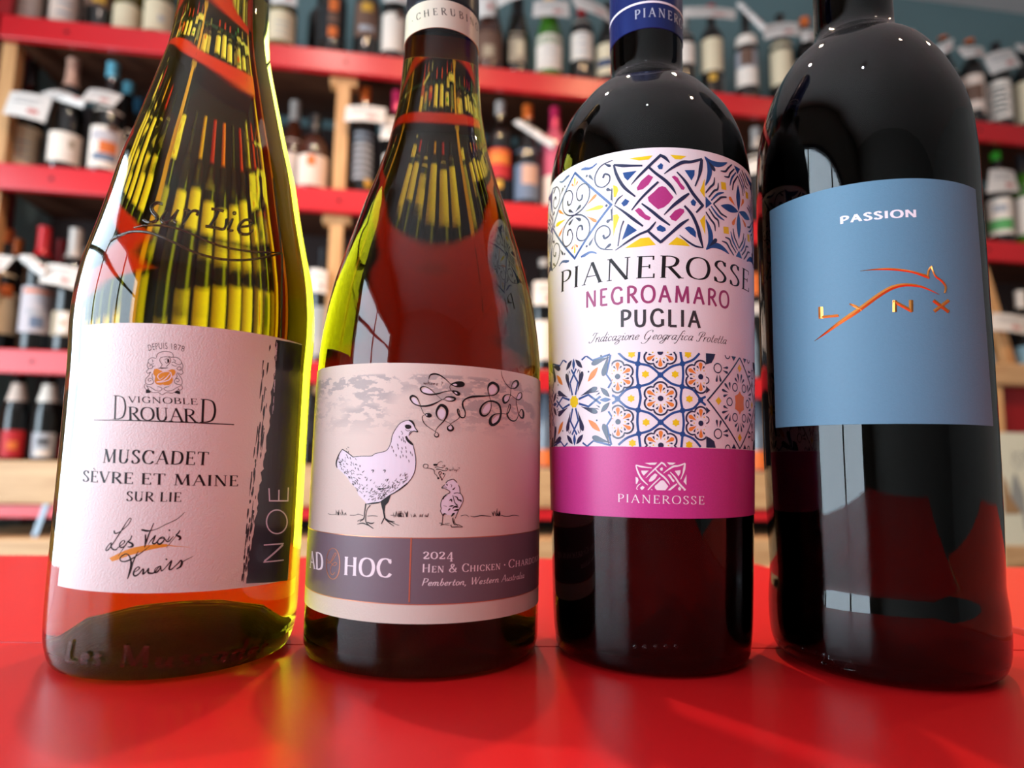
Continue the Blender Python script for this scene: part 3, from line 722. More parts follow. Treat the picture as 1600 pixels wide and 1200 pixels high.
CR = [[(410,345),(440,270),(520,235),(620,230),(700,258),(730,320),(690,340),(640,318)], [(470,400),(490,350),(560,330),(650,340),(682,400),(650,460),(610,500),(600,522)],
 [(470,400),(500,450),(520,482),(490,520)], [(572,385),(600,368),(640,380),(640,430),(600,450),(575,420)], [(405,360),(330,345),(270,380),(258,430),(300,470),(365,455)], [(330,380),(350,410),(330,430)],
 [(258,430),(238,500),(270,550),(335,540),(345,500),(300,490),(270,515)], [(270,550),(230,600),(250,640),(312,615)], [(300,620),(270,680),(208,750),(208,820),(260,850),(345,830),(350,770),(300,730),(258,760),(280,792),(312,768)],
 [(720,340),(790,340),(850,380),(880,430),(860,480),(795,465),(740,430),(700,440)], [(730,380),(770,400),(760,430)], [(880,430),(912,500),(890,570),(830,580),(798,540),(850,515),(880,545),(850,575)], [(890,570),(912,630),(870,660),(828,630)],
 [(800,620),(850,690),(892,760),(890,840),(830,852),(758,820),(758,760),(810,735),(842,770),(812,802),(790,780)], [(220,870),(300,900),(400,960),(480,970),(520,930),(480,900),(430,890)], [(872,870),(790,910),(700,960),(610,970),(550,930),(590,900),(650,890)],
 [(200,838),(184,890),(220,942),(262,930),(230,880)], [(882,860),(902,920),(850,960),(818,920)], [(250,930),(340,1000),(450,1000),(520,1042),(600,1000),(720,1010),(830,940)], [(340,640),(330,700),(355,740)], [(790,640),(800,700),(770,740)], [(700,470),(740,500),(800,500)], [(380,500),(330,520)]]
for s_ in CR: k.stroke(s_, 9, n=4)
k.fill([(215,950),(262,948),(300,985),(300,1008),(215,1012)]).fill([(750,985),(800,965),(858,975),(856,1034),(760,1010)]).fill([(610,385),(650,370),(655,430),(625,450)])
k.fill([(440,545),(480,530),(640,535),(600,548),(520,552)])
k.build('black_lettering', L1)
k = Ink(b1, K_GOLD, 1).at(crop(210, 530, 12))
k.fill([(348,610),(370,552),(430,543),(480,575),(540,605),(610,592),(700,553),(760,565),(782,612),(765,670),(712,702),(735,760),(710,830),(640,872),(560,872),(532,855),(480,872),(410,850),(368,800),(375,745),(385,702),(347,655)])
k.build('ochre_shield', L1)
k = Ink(b1, K_GOLD, 1).at(crop(150, 790, 10))
k.fill([(205,822),(300,772),(450,702),(600,652),(750,622),(950,602),(1110,600),(1112,640),(950,668),(800,700),(650,742),(480,792),(350,842),(252,872),(228,845)])
k.stroke([(1110,618,16),(1250,635,10),(1400,645,6),(1475,657,3)])
k.build('ochre_swash', L1)
k = Ink(b1, K_PALE, 2).at(crop(210, 530, 12))
k.stroke([(350,610,8),(372,556,8),(430,547,8),(482,577,8),(540,607,8),(612,594,8),(700,557,8),(756,568,8),(778,612,8),(760,666,8),(706,700,8),(730,760,8),(706,828,8),(640,868,8),(560,868,8),(532,852,8),(480,868,8),(412,846,8),(372,798,8),(378,745,8),(388,702,8),(350,655,8)], smooth=False, closed=True)
k.stroke([(690,612,6),(610,715,18),(525,778,16),(412,800,8),(480,806,14),(570,790,16),(655,755,20),(692,690,20),(680,628,14),(620,608,10),(500,630,10),(437,690,14),(470,752,14),(525,725,8),(560,690,5)], n=5)
k.build('pale_monogram', L1)
# raised lettering and ribbon moulded in the glass
k = Ink(b1, K_RELIEF, 0, base=-0.0003, step=0, ridge=0.0009).at(crop(170, 300, 5.714))
for s_ in [[(490,115,18),(435,98,26),(388,130,30),(395,180,32),(432,222,32),(420,262,26),(355,272,22),(312,250,26)], [(520,170,22),(470,245,26),(498,275,24),(560,235,20),(622,160,20)], [(622,160,18),(582,245,24),(612,280,18)],
           [(668,165,22),(722,172,26),(690,240,26),(655,292,22)], [(715,195,18),(760,168,22),(800,182,24),(780,212,20)], [(915,152,22),(970,158,20),(1026,172,22)], [(978,165,26),(942,245,28),(902,308,24)], [(862,305,22),(950,320,22),(1030,330,20),(1052,240,20)],
           [(1105,240,20),(1080,300,24),(1066,342,22),(1110,346,16)], [(1172,312,16),(1252,302,18),(1272,262,18),(1212,252,20),(1160,310,24),(1172,368,22),(1240,378,20),(1286,340,14)]]:
    k.stroke([(x, y, w_ * 1.25) for x, y, w_ in s_], n=4)
k.ring(1120, 190, 12, 16, n=8)
k.build('raised_lettering', b1.glass, 'raised moulded glass script')
k = Ink(b1, K_RELIEF, 0, base=-0.0003, step=0, ridge=0.0009).at(crop(170, 300, 5.714))
k.stroke([(230,325,8),(330,302,16),(470,302,20),(600,325,18),(760,385,18),(900,450,18),(1060,500,18),(1250,530,18),(1400,540,18),(1540,542,12)], n=6)
k.stroke([(20,440,12),(100,392,24),(220,355,26),(360,365,24),(470,400,22),(600,460,22),(740,530,22),(860,570,22),(1000,600,22),(1150,610,22),(1300,600,20),(1450,570,18),(1545,548,14)], n=6)
k.stroke([(1462,-120,8),(1480,40,8),(1505,250,9),(1532,520,10),(1540,620,10),(1530,1300,9)], n=6)
k.build('raised_ribbon', b1.glass, 'raised glass ribbon and mould seam')
k = Ink(b1, K_RELIEF2, 0, base=-0.0003, step=0, ridge=0.0012)
serif_text(k, 'Les', (106, 1031.6), (161, 1038.2), (110, 1000), .17, .13, .0, .14)
serif_text(k, 'Muscadet', (187, 1040.2), (410, 1020.5), (191, 1006), .17, .13, .06, .14)
k.build('raised_lettering', b1.glass, 'raised moulded glass lettering')

# ==== bottle 2 =====================================================
# mottled grey print on the cream label
nt = M_CREAM.node_tree; bs = nt.nodes['Principled BSDF']
tc = nt.nodes.new('ShaderNodeTexCoord'); mp = nt.nodes.new('ShaderNodeMapping'); mp.inputs['Scale'].default_value = (1, 1, 2.4)
nz = nt.nodes.new('ShaderNodeTexNoise'); nz.inputs['Scale'].default_value = 150; nz.inputs['Detail'].default_value = 8; nz.inputs['Roughness'].default_value = 0.62
rp = nt.nodes.new('ShaderNodeValToRGB'); rp.color_ramp.elements[0].position = 0.475; rp.color_ramp.elements[1].position = 0.505
sx = nt.nodes.new('ShaderNodeSeparateXYZ'); mr = nt.nodes.new('ShaderNodeValToRGB'); mz = nt.nodes.new('ShaderNodeMapRange')
mz.inputs['From Min'].default_value = 0.0; mz.inputs['From Max'].default_value = 0.12
els = mr.color_ramp.elements; els[0].position = 0.66; els[0].color = (0, 0, 0, 1); els[1].position = 0.74; els[1].color = (0.9, 0.9, 0.9, 1)
e = els.new(0.835); e.color = (1, 1, 1, 1); e = els.new(0.84); e.color = (0, 0, 0, 1)
mu = nt.nodes.new('ShaderNodeMath'); mu.operation = 'MULTIPLY'
n0 = nt.nodes.new('ShaderNodeTexNoise'); n0.inputs['Scale'].default_value = 38; n0.inputs['Detail'].default_value = 2
r0 = nt.nodes.new('ShaderNodeValToRGB'); r0.color_ramp.elements[0].position = 0.36; r0.color_ramp.elements[1].position = 0.50
mu2 = nt.nodes.new('ShaderNodeMath'); mu2.operation = 'MULTIPLY'
mx = nt.nodes.new('ShaderNodeMixRGB'); mx.inputs[1].default_value = srgb(228, 216, 204); mx.inputs[2].default_value = srgb(186, 180, 176)
for a, b in ((tc.outputs['Object'], mp.inputs[0]), (mp.outputs[0], nz.inputs['Vector']), (mp.outputs[0], n0.inputs['Vector']), (nz.outputs['Fac'], rp.inputs[0]), (n0.outputs['Fac'], r0.inputs[0]),
             (tc.outputs['Object'], sx.inputs[0]), (sx.outputs['Z'], mz.inputs['Value']), (mz.outputs['Result'], mr.inputs[0]), (rp.outputs[0], mu.inputs[0]), (mr.outputs[0], mu.inputs[1]),
             (mu.outputs[0], mu2.inputs[0]), (r0.outputs[0], mu2.inputs[1]), (mu2.outputs[0], mx.inputs[0]), (mx.outputs[0], bs.inputs['Base Color'])):
    nt.links.new(a, b)
translucent(M_CREAM, 0.10)
def zline(H, pts): return edge_fit(H, pts)
def band(H, e0, e1, wa, m, name, parent, level=1):
    return label_patch(H, lambda u, v: ((lambda a: (a, (1-v) * z3(a, e0) + v * z3(a, e1)))((2*u-1) * wa)), name=name, m=m, nu=80, nv=2, off=0.00015 + level * 0.00003, parent=parent, thick=0.00002)
eb1 = zline(b2, [(500, 832), (640, 839.5), (825, 832.5)]); eb0 = zline(b2, [(490, 925), (640, 941), (825, 926)])
band(b2, eb0, eb1, W2A * 0.99, K_BAND, 'grey_band', L2)
lw = 0.00026
band(b2, (eb1[0], eb1[1]), (eb1[0] + lw, eb1[1]), W2A * 0.99, K_COPL, 'copper_line', L2, 2)
band(b2, (eb0[0] - lw, eb0[1]), (eb0[0], eb0[1]), W2A * 0.99, K_COPL, 'copper_line', L2, 2)
k = Ink(b2, K_COPL, 3)
k.stroke([(642.6, 839.8, 2.2), (641, 880, 2.2), (639.2, 941, 2.2)], smooth=False)
k.at(crop(480, 840, 8.889)); 
k.stroke([(358 + 93*math.cos(a)*(1 if abs(math.sin(a)) < .6 else 1), 362 + (math.copysign(abs(math.sin(a))**0.85, math.sin(a))) * 215, 9) for a in [2*PI*i/28 for i in range(28)]], smooth=False, closed=True)
k.stroke([(280,298),(300,330),(340,325),(385,260),(402,222),(385,216),(350,280),(325,345),(290,352),(280,345)], 8); k.stroke([(290,356),(325,350),(375,392),(410,362),(385,345),(340,385),(320,450),(330,500),(355,515),(385,480)], 8)
k.build('copper_emblem', L2)
k = Ink(b2, K_PALE, 3)
serif_text(k, 'AD', (484, 887.0), (505.6, 891.2), (484.3, 860.6), .17, .07)
serif_text(k, 'HOC', (536.6, 898.2), (612.2, 902.2), (537.6, 869.6), .16, .06)
serif_text(k, '2024', (660.6, 873.0), (709.0, 873.0), (660.9, 858.4), .12, .06)
serif_text(k, 'Hen & Chicken', (659.0, 894.2), (782.0, 889.6), (659.6, 881.2), .13, .055, .08, .08, small=.76)
k.c = None; k.dot(788.6, 882.6, 1.1, 1.4)
serif_text(k, 'Chardonnay', (793.8, 887.4), (843.4, 872.6), (794.4, 874.6), .13, .055, .08, .08, small=.76)
serif_text(k, 'Pemberton, Western Australia', (657.8, 915.0), (818.6, 903.0), (658.2, 903.6), .11, .06, .06, .05, shear=.22)
k.build('white_lettering', L2)
BK = Ink(b2, K_BLACK, 2); WH = Ink(b2, K_MIST, 1)
BK.at(crop(630, 570, 8)); WH.at(crop(630, 570, 8))
SCR = [
 [(318,180,6),(335,132,16),(385,114,22),(450,127,18),(520,172,12),(580,228,8),(600,243,8)],
 [(595,245,6),(582,280,7),(600,322,6),(640,360,8)],
 [(606,320,5),(520,335,8),(430,362,18),(330,372,20),(250,350,16),(217,312,18),(225,282,18),(270,272,12),(330,297,9),(390,350,6),(430,390,5),(490,435,5),(540,402,10),(600,402,20),(645,418,26),(640,440,22),(600,455,14),(540,450,8),(490,433,5),(420,472,16),(320,510,24),(220,515,18),(140,490,14),(95,440,18),(92,405,26),(122,388,26),(170,412,16),(200,470,8),(225,540,6),(250,600,5),(272,622,5),(240,645,7),(245,700,10),(290,760,8),(400,836,6),(388,870,8),(402,898,14),(430,900,16),(443,878,12),(428,850,8),(404,834,6),(430,782,8),(500,710,15),(542,640,24),(548,572,36),(515,520,40),(465,508,34),(425,560,28),(415,620,18),(450,680,9),(520,702,6),(590,740,5),(556,778,14),(564,812,24),(600,822,24),(625,798,24),(612,762,14),(590,740,6),(650,700,7),(700,660,9),(706,600,9),(690,556,12),(678,562,16),(692,620,20),(730,660,16),(768,650,14),(775,590,14),(746,520,22),(748,460,18),(800,417,20),(880,397,26),(1000,391,20),(1080,386,9),(1150,372,14),(1192,320,20),(1180,262,30),(1125,225,32),(1080,245,30),(1058,300,14),(1076,390,7),(1100,480,6),(1090,570,10),(1040,632,18),(985,630,28),(962,580,28),(985,512,20),(1050,462,18),(1130,457,22),(1200,502,24),(1222,600,22),(1195,700,30),(1130,750,32),(1090,730,38),(1095,665,30),(1150,617,13),(1250,610,7),(1290,612,6),(1310,550,7),(1330,492,9),(1343,522,9),(1320,590,14),(1300,622,18),(1330,680,16),(1380,703,17),(1420,678,10),(1450,600,7),(1480,556,13),(1503,600,22),(1498,660,24),(1468,655,16),(1440,600,7),(1420,500,6),(1416,430,6),(1440,362,9),(1478,352,11),(1478,410,13),(1440,438,14),(1400,420,7),(1340,376,6),(1280,378,13),(1250,420,24),(1265,475,26),(1310,455,13),(1340,380,7),(1350,290,6),(1372,222,11),(1418,200,22),(1438,242,26),(1400,292,16),(1340,290,8),(1280,230,6),(1236,140,5),(1228,78,3)]]
for s_ in SCR: BK.stroke(s_, n=5)
BK.fill([(592,245),(640,217),(700,205),(750,214),(770,245),(748,273),(690,282),(640,272)], True)
BK.fill([(610,320),(660,322),(700,340),(716,365),(700,386),(662,382),(636,358)], True)
BK.fill([(272,615),(312,602),(345,612),(358,640),(332,660),(294,653)], True)
WH2 = Ink(b2, K_MIST, 3).at(crop(630, 570, 8))
WH2.fill([(618,247),(650,238),(676,252),(650,262)], True).fill([(640,340),(666,344),(676,364),(655,360)], True).fill([(282,622),(300,620),(296,640)], True)
WH2.build('pale_highlights', L2)
for P in [[(235,315),(280,290),(340,315),(375,352),(320,358),(250,340)], [(110,420),(150,420),(190,490),(160,500),(120,460)], [(430,580),(480,550),(520,580),(520,640),(480,680),(440,640)], [(1070,290),(1120,250),(1170,290),(1150,350),(1090,370)], [(990,580),(1040,500),(1090,490),(1080,570),(1020,610)], [(1120,690),(1170,640),(1200,640),(1170,720),(1120,735)],
          [(530,425),(570,410),(605,430),(580,445)], [(1260,420),(1290,395),(1325,400),(1300,450),(1265,455)], [(1370,260),(1400,225),(1420,240),(1395,280)], [(1420,400),(1450,360),(1470,370),(1460,420),(1430,425)], [(560,790),(590,765),(605,790),(585,808)]]: WH.fill(P, True)
serif_text(BK, 'where ?', (661.5, 600.2), (692, 603.2), (662, 593.6), .07, .05)
# hen
BK.at(crop(510, 640, 6)); WH.at(crop(510, 640, 6))
HEN = [(150,372),(200,405),(250,445),(330,437),(420,435),(460,410),(560,385),(600,320),(620,240),(650,180),(690,130),(740,105),(790,100),(815,130),(830,170),(855,210),(820,205),(800,215),(770,245),(790,300),(820,335),(830,400),(838,480),(830,570),(800,640),(760,690),(700,740),(640,780),(600,800),(540,840),(500,870),(440,880),(380,885),(350,850),(300,800),(280,740),(220,680),(200,640),(150,590),(100,545),(90,510),(105,450),(130,400)]
WH.fill(HEN)
BK.stroke([(150,372),(200,405),(250,445)], 8).stroke([(250,445),(330,437),(420,435),(460,412),(560,385),(600,320),(618,240),(650,180),(690,130),(740,105),(790,100)], 6)
BK.stroke([(770,98,10),(800,112,20),(820,140,16),(832,172,8),(856,208,10),(822,202,9),(800,210,7),(772,242,7)]).stroke([(745,250,18),(762,285,24),(790,312,24),(812,330,14)])
BK.stroke([(812,330),(828,400),(838,480),(830,570),(800,640),(760,690)], 7).stroke([(760,690,12),(700,738,14),(640,778,10),(600,800,10),(540,842,12),(500,868,10),(440,878,16),(380,885,8)])
BK.stroke([(150,372,6),(128,402,8),(106,450,12),(92,505,12),(100,545,8)])
BK.fill([(735,150),(760,140),(792,150),(795,172),(770,182),(745,176)], True).stroke([(740,185),(760,200),(785,195)], 5).stroke([(700,200),(715,225),(705,235)], 5).stroke([(775,225),(790,205),(800,200)], 6)
BK.stroke([(480,742,16),(540,742,10),(600,722,6)]).stroke([(370,880,12),(358,960,9),(350,1020,10),(312,1050,6)]).stroke([(412,895,9),(378,945,7),(368,1040,8),(392,1080,10),(440,1115,7)]).stroke([(355,1025,8),(300,1040,6),(295,1050,5)]).stroke([(380,1055,9),(420,1068,12),(450,1058,5)]).stroke([(392,1085,8),(340,1065,10),(290,1075,5)])
BK.fill([(508,872),(560,825),(606,798),(582,868),(552,900),(545,960),(556,1020),(540,1020),(528,950)]).stroke([(545,1010,10),(530,1040,10),(515,1072,6)]).stroke([(550,1020,12),(590,1045,14),(640,1052,6)]).stroke([(552,1030,10),(600,1070,9),(632,1092,6)]).stroke([(600,1050,8),(650,1075,5),(684,1086,4)])
rnd = random.Random(3)
path = [(112,430),(120,520),(190,610),(240,690),(300,770),(360,850),(440,862),(520,840),(600,780),(680,730),(770,650)]
def along(P, t):
    t *= len(P) - 1; i = min(int(t), len(P) - 2); f = t - i
    return (P[i][0] + (P[i+1][0]-P[i][0])*f, P[i][1] + (P[i+1][1]-P[i][1])*f)
for i in range(230):
    x, y = along(path, rnd.random()); d = rnd.random()**1.5 * (150 if x < 620 else 90)
    x += d * 0.75 * (1 if x < 500 else -0.4); y -= d * 0.8
    l = rnd.uniform(10, 30); a = R(rnd.uniform(20, 80) if x < 330 else rnd.uniform(-60, 10) - 20)
    BK.stroke([(x, y, rnd.uniform(3, 7)), (x + l*math.cos(a)*.5 - 2, y + l*math.sin(a)*.5, rnd.uniform(4, 8)), (x + l*math.cos(a), y + l*math.sin(a), 2)], n=2)
for x, y in ((610,340),(625,375),(665,320),(670,350),(705,350),(700,385),(740,345),(745,380),(690,430),(715,420),(785,390),(800,410),(745,430),(770,470),(700,270),(720,280),(735,290),(650,415),(680,245),(715,255)):
    BK.stroke([(x, y, 4), (x + 5, y + 14, 7), (x + 4, y + 26, 3)], n=2)
for x0 in (420, 530):
    BK.stroke([(x0, 570, 5), (x0 + 22, 568, 10), (x0 + 14, 590, 6)], n=3)
# ground line and grass
def grass(x0, x1, y, n, h, seed):
    r = random.Random(seed)
    for i in range(n):
        x = r.uniform(x0, x1); hh = r.uniform(.4, 1) * h; a = r.uniform(-.5, .5)
        BK.stroke([(x, y, 3.5), (x + a*hh*.6, y - hh*.6, 4.5), (x + a*hh, y - hh, 1.5)], n=2)
grass(90, 200, 990, 12, 55, 1); grass(630, 760, 1008, 26, 62, 2); grass(790, 960, 1008, 18, 40, 4)
BK.stroke([(15,975),(50,985),(90,980)], 4).stroke([(220,990),(270,990),(300,980),(345,995)], 5).stroke([(385,998),(440,995),(480,1000)], 5).stroke([(600,990),(650,995)], 4)
# chick
BK.at(crop(650, 710, 10)); WH.at(crop(650, 710, 10))
CH = [(465,450),(500,410),(570,392),(640,440),(670,500),(690,600),(730,660),(735,730),(700,800),(660,880),(620,940),(560,950),(430,940),(400,920),(385,880),(395,850),(385,790),(400,710),(450,640),(530,592),(470,540),(402,522),(455,470)]
WH.fill(CH)
BK.stroke([(465,450),(500,412),(570,390),(600,398),(640,440)], 12).stroke([(662,480),(682,530),(690,600),(725,655),(737,720),(705,800),(665,870),(635,945),(612,1000)], 11).stroke([(455,470),(400,522),(470,540),(532,592),(455,640),(405,708),(385,790),(395,850),(382,880),(405,930),(420,960),(410,1060),(388,1112)], 11)
BK.stroke([(402,522),(450,508),(480,520)], 8).fill([(470,458),(492,462),(496,490),(478,486)]).stroke([(540,470),(560,485),(548,512)], 8).stroke([(610,515,8),(590,540,20),(565,552,6)]).stroke([(590,610),(640,600),(690,610)], 10)
BK.stroke([(575,640,10),(590,700,12),(610,760,14),(650,800,20)]).stroke([(600,655,10),(640,670,18),(660,710,22),(700,720,24),(700,750,8)]).stroke([(520,725,8),(550,705,26),(560,745,8)]).stroke([(520,815,8),(560,805,24),(590,800,10)]).stroke([(570,850,10),(600,820,24),(640,820,30),(660,830,8)]).stroke([(500,880,6),(525,855,24),(540,850,6)]).stroke([(590,880,10),(650,865,34),(665,860,10)]).stroke([(430,800,5),(480,815,6)])
BK.stroke([(420,700,26),(440,660,22),(490,640,6)]).stroke([(420,960,22),(440,930,22),(480,935,6)]).stroke([(550,970,10),(580,935,34),(605,915,10)]).stroke([(575,990,16),(580,1050,18),(600,1100,14)]).stroke([(600,1010,8),(600,1060,10),(650,1110,10)]).stroke([(545,1100,16),(560,1135,12),(640,1132,14),(730,1135,8)]).stroke([(600,1100,10),(660,1100,10),(730,1130,6)]).stroke([(388,1100,16),(450,1095,8),(522,1108,6)]).stroke([(450,1080,5),(525,1078,8)]).stroke([(365,1072,10),(420,1080,8)])
BK.stroke([(172,215,10),(190,180,10),(170,155,10),(130,155,12),(112,185,10),(130,212,8),(165,215,9),(225,222,9),(280,245,14),(290,300,9),(320,325,9),(350,372,8)]).dot(348, 372, 17)
BK.stroke([(410,122,7),(390,108,6),(350,130,6),(325,165,7)]).fill([(275,150),(330,150),(335,172),(290,180),(272,168)], True).stroke([(295,205,16),(330,195,9),(400,208,9),(450,185,8),(440,168,7),(410,185,6)]).stroke([(315,232,16),(360,232,12),(430,255,10),(480,250,8),(495,220,10),(470,215,10),(465,240,6)])
BK.stroke([(405,400,12),(400,370,6),(365,320,8),(355,290,12),(375,265,14),(398,290,10),(370,335,8),(405,385,6),(440,345,6),(460,300,5)]).dot(405, 396, 12).dot(430, 302, 16, 14)
serif_text(BK, 'why?', (701.2, 735.6), (718.4, 735.8), (701.4, 729.6), .07, .05)
BK.at(crop(460, 560, 4))
BK.stroke([(1040,985),(1070,978),(1090,990)], 3).stroke([(1100,985,2),(1125,990,5),(1170,982,5),(1230,988,3)]).stroke([(1290,980,3),(1330,988,4),(1370,980,4),(1405,985,2)])
grass(1236, 1290, 985, 10, 50, 9)
WH.build('pale_print', L2); BK.build('black_drawing', L2)
# neck band, capsule
zn0 = b2.un(687, 43.0)[1]; zn1 = b2.un(641, 15.0)[1]
nb = label_patch(b2, lambda u, v: ((2*u-1) * PI, zn0 + (zn1 - zn0) * v), name='neck_band', m=mat('neck_band_paper', srgb(222, 214, 194), 0.28, spec=0.6, coat=0.5), nu=72, nv=4, off=0.0003, thick=0.0003)
k = Ink(b2, K_BLACK, 1, base=0.0003)
serif_text(k, 'CHERUBINO', (650.4, 32.6), (746.4, 50.4), (650.0, 22.4), .12, .05, track=.42)
k.c = None; k.dot(644.4, 33.0, .5, .9)
k.build('neck_lettering', nb)
def capsule(H, z0, z1, m, name='capsule', off=0.0002):
    bm = bmesh.new(); P = [(interp(H.prof, z0) + 0.00005, z0), (interp(H.prof, z0) + off, z0 + 0.0002)]
    z = z0 + 0.004
    while z < z1: P.append((interp(H.prof, z) + off, z)); z += 0.004
    P += [(0.0156, 0.3005), (0.0158, 0.305), (0.0146, 0.3072), (0, 0.3072)]
    lathe(bm, P, 72); return mesh_obj(name, bm, m, H.root, smooth=True, autos=40)
capsule(b2, zn1 - 0.002, 0.298, mat('black_capsule', srgb(34, 36, 44), 0.3, 0.4))
capsule(b1, 0.272, 0.298, mat('gold_capsule', srgb(176, 140, 70), 0.35, 0.8))
capsule(b4, 0.277, 0.298, mat('black_capsule', srgb(34, 36, 44), 0.3, 0.4))
zc = b3.un(1016, 43.6)[1]
cp3 = capsule(b3, zc, 0.298, mat('navy_capsule', srgb(38, 52, 118), 0.25, 0.55), off=0.0003)
zl0, zl1 = b3.un(1016, 4.6)[1], b3.un(1016, 1.4)[1]
label_patch(b3, lambda u, v: ((2*u-1) * PI, zl0 + (zl1 - zl0) * v), name='silver_ring', m=K_PALE, nu=72, nv=1, off=0.00036, parent=cp3, thick=0.00006)
k = Ink(b3, mat('silver_print', srgb(206, 208, 222), 0.3, 0.5), 1, base=0.00034)
l = b3.un(991.5, 30.4, .0004); r = b3.un(1051.0, 33.4, .0004); t = b3.un(1003, 15.6, .0004)
def flat_text(ink, text, l, ux, capz, **kw):
    x = 0.0
    tr = kw.get('track', .06)
    for ch in text: x += (GL[ch][0] + tr) if ch != ' ' else .34
    x -= tr
    serif_text(ink, text, (l[0], l[1], 'f'), (l[0] + ux * x, l[1], 'f'), (l[0], l[1] + capz, 'f'), **kw)
uxx = (r[0] - l[0]) / 4.20
flat_text(k, 'PIANEROSSE', l, uxx, b3.un(1003, 15.6, .0004)[1] - b3.un(1003, 29.6, .0004)[1], thick=.13, thin=.06, track=.28)
k.build('capsule_lettering', cp3)

# ==== bottle 3 =====================================================
thc = b3.un(1031, 312)[0]; hu = (b3.un(1103.6, 312)[0] - b3.un(958.6, 312)[0]) / 2
zt1 = b3.un(1031, 239.5)[1]; zt0 = b3.un(1031, 386.5)[1]; zu, hv = (zt0 + zt1) / 2, (zt1 - zt0) / 2
thl = b3.un(1030.5, 620)[0]; hul = (b3.un(1104.2, 620)[0] - b3.un(957.2, 620)[0]) / 2
zb1 = b3.un(1031, 549.5)[1]; zb0 = b3.un(1031, 698)[1]; zlo, hvl = (zb0 + zb1) / 2, (zb1 - zb0) / 2
eP1 = zline(b3, [(880, 697.6), (1026, 698.4), (1160, 702.6)])
band(b3, bt3, eP1, W3A * 0.995, K_MAGB, 'magenta_band', L3)
CT = dict(
 navy=[[(15,80,20),(40,180,34),(90,300,38),(160,410,36),(282,528,18)], [(15,80,20),(120,112,40),(240,132,28),(368,146,20)], [(232,374,6),(320,280,26),(440,165,34),(590,22,34)], [(575,22,30),(640,60,40),(694,124,10)],
  [(440,165,28),(520,250,32),(640,350,40),(720,440,36),(770,524,6)], [(626,264,10),(720,190,30),(850,112,44),(960,97,36),(1110,42,30)], [(1105,45,34),(1085,170,50),(1060,270,30),(1006,402,18)], [(778,238,16),(880,350,34),(980,500,42),(1112,640,40)], [(1108,628,34),(1016,728,22)],
  [(620,774,10),(730,660,36),(850,560,44),(928,498,22)], [(236,694,14),(340,570,26),(450,460,30),(556,362,24)], [(356,622,16),(470,720,34),(580,820,36),(690,904,18)], [(22,602,12),(140,700,26),(260,810,36),(370,904,20)], [(30,592,14),(70,530,22),(132,488,6)],
  [(140,812,18),(100,920,16),(65,1122,14)], [(32,1168,10),(200,1070,26),(330,1000,26),(430,962,30),(490,900,26),(522,856,10)], [(430,970,26),(500,1040,34),(584,1116,30)], [(578,1110,34),(700,1000,34),(820,890,40),(920,818,16)], [(866,656,26),(960,760,40),(1030,900,44),(1062,1020,48),(1104,1156,16)], [(802,1018,8),(900,1090,22),(1000,1142,24),(1104,1152,14)]],
 mag=[[(600,418),(640,430),(735,555),(680,630),(620,680),(550,705),(500,660),(440,600),(430,550),(500,490),(560,430)], [(440,265),(495,300),(440,390),(370,445),(310,455),(300,420),(350,340)], [(715,300),(750,285),(790,310),(820,370),(875,430),(860,460),(830,455),(780,380)], [(275,700),(320,672),(350,690),(400,760),(465,800),(445,838),(400,825),(330,770)], [(685,795),(750,720),(810,690),(860,700),(865,735),(800,810),(760,850),(710,835)]],
 blue=[[(130,205),(300,205),(190,315),(150,270)], [(545,165),(590,125),(615,150),(605,205),(565,205)], [(875,210),(1005,195),(1000,260),(960,335)], [(110,590),(160,540),(210,575),(180,620),(140,635)], [(945,600),(980,560),(1020,600),(1000,650),(960,640)], [(190,855),(300,950),(115,1050)], [(530,930),(570,895),(635,935),(640,970),(600,985),(540,965)], [(865,930),(920,905),(980,925),(1010,970),(1010,1040),(940,1000)]],
 yel=[[(205,35),(490,25),(440,75),(330,75)], [(700,20),(900,30),(830,75),(760,75)], [(8,340),(60,370),(75,420),(40,500),(15,500)], [(1135,290),(1135,530),(1070,450)], [(8,720),(60,720),(85,760),(30,900),(8,990)], [(1135,740),(1135,990),(1065,820)], [(150,1155),(340,1050),(440,1045),(520,1140),(330,1155)], [(665,1140),(770,1045),(860,1080),(935,1150)]])
clips = {'u': (thc - 5*hu, thc + 5*hu, zt0, zt1), 'l': (thl - 5*hul, thl + 5*hul, zb0 - .0001, zb1)}
I = {}
def tile(fn, bnd, cx):
    I.clear(); a = (hu if bnd == 'u' else hul) * 0.998
    lo, hi = max(cx - a, -W3A * .99), min(cx + a, W3A * .99)
    for nm, m_, lv in (('navy', K_NAVY, 2), ('blue', K_BLUE, 1), ('yellow', K_YEL, 1), ('orange', K_ORG, 1), ('magenta', K_MAG, 1)):
        I[nm + bnd] = Ink(b3, m_, lv, clip=(lo, hi) + clips[bnd][2:])
    fn(cx)
    for nm in ('blue', 'yellow', 'orange', 'magenta', 'navy'): I[nm + bnd].build(nm + '_print', L3)
def ctile(cx):
    def tr(x, y): return ((x - 572) / 572, -(y - 586) / 586)
    for nm, key in (('navyu', 'navy'),):
        I[nm].on(cx, zu, hu, hv)
        for s_ in CT[key]: I[nm].stroke([(tr(x, y) + (w_ / 572,)) for x, y, w_ in s_], n=4)
    for nm, key in (('magentau', 'mag'), ('blueu', 'blue'), ('yellowu', 'yel')):
        I[nm].on(cx, zu, hu, hv)
        for P in CT[key]: I[nm].fill([tr(x, y) for x, y in P])
tile(ctile, 'u', thc)
def sym8(ink, cx, cz, a, b, fn, mirror=True):
    for rot in range(4):
        for mxx in ((False, True) if mirror else (False,)):
            ink.on(cx, cz, a, b, rot, mxx); fn(ink)
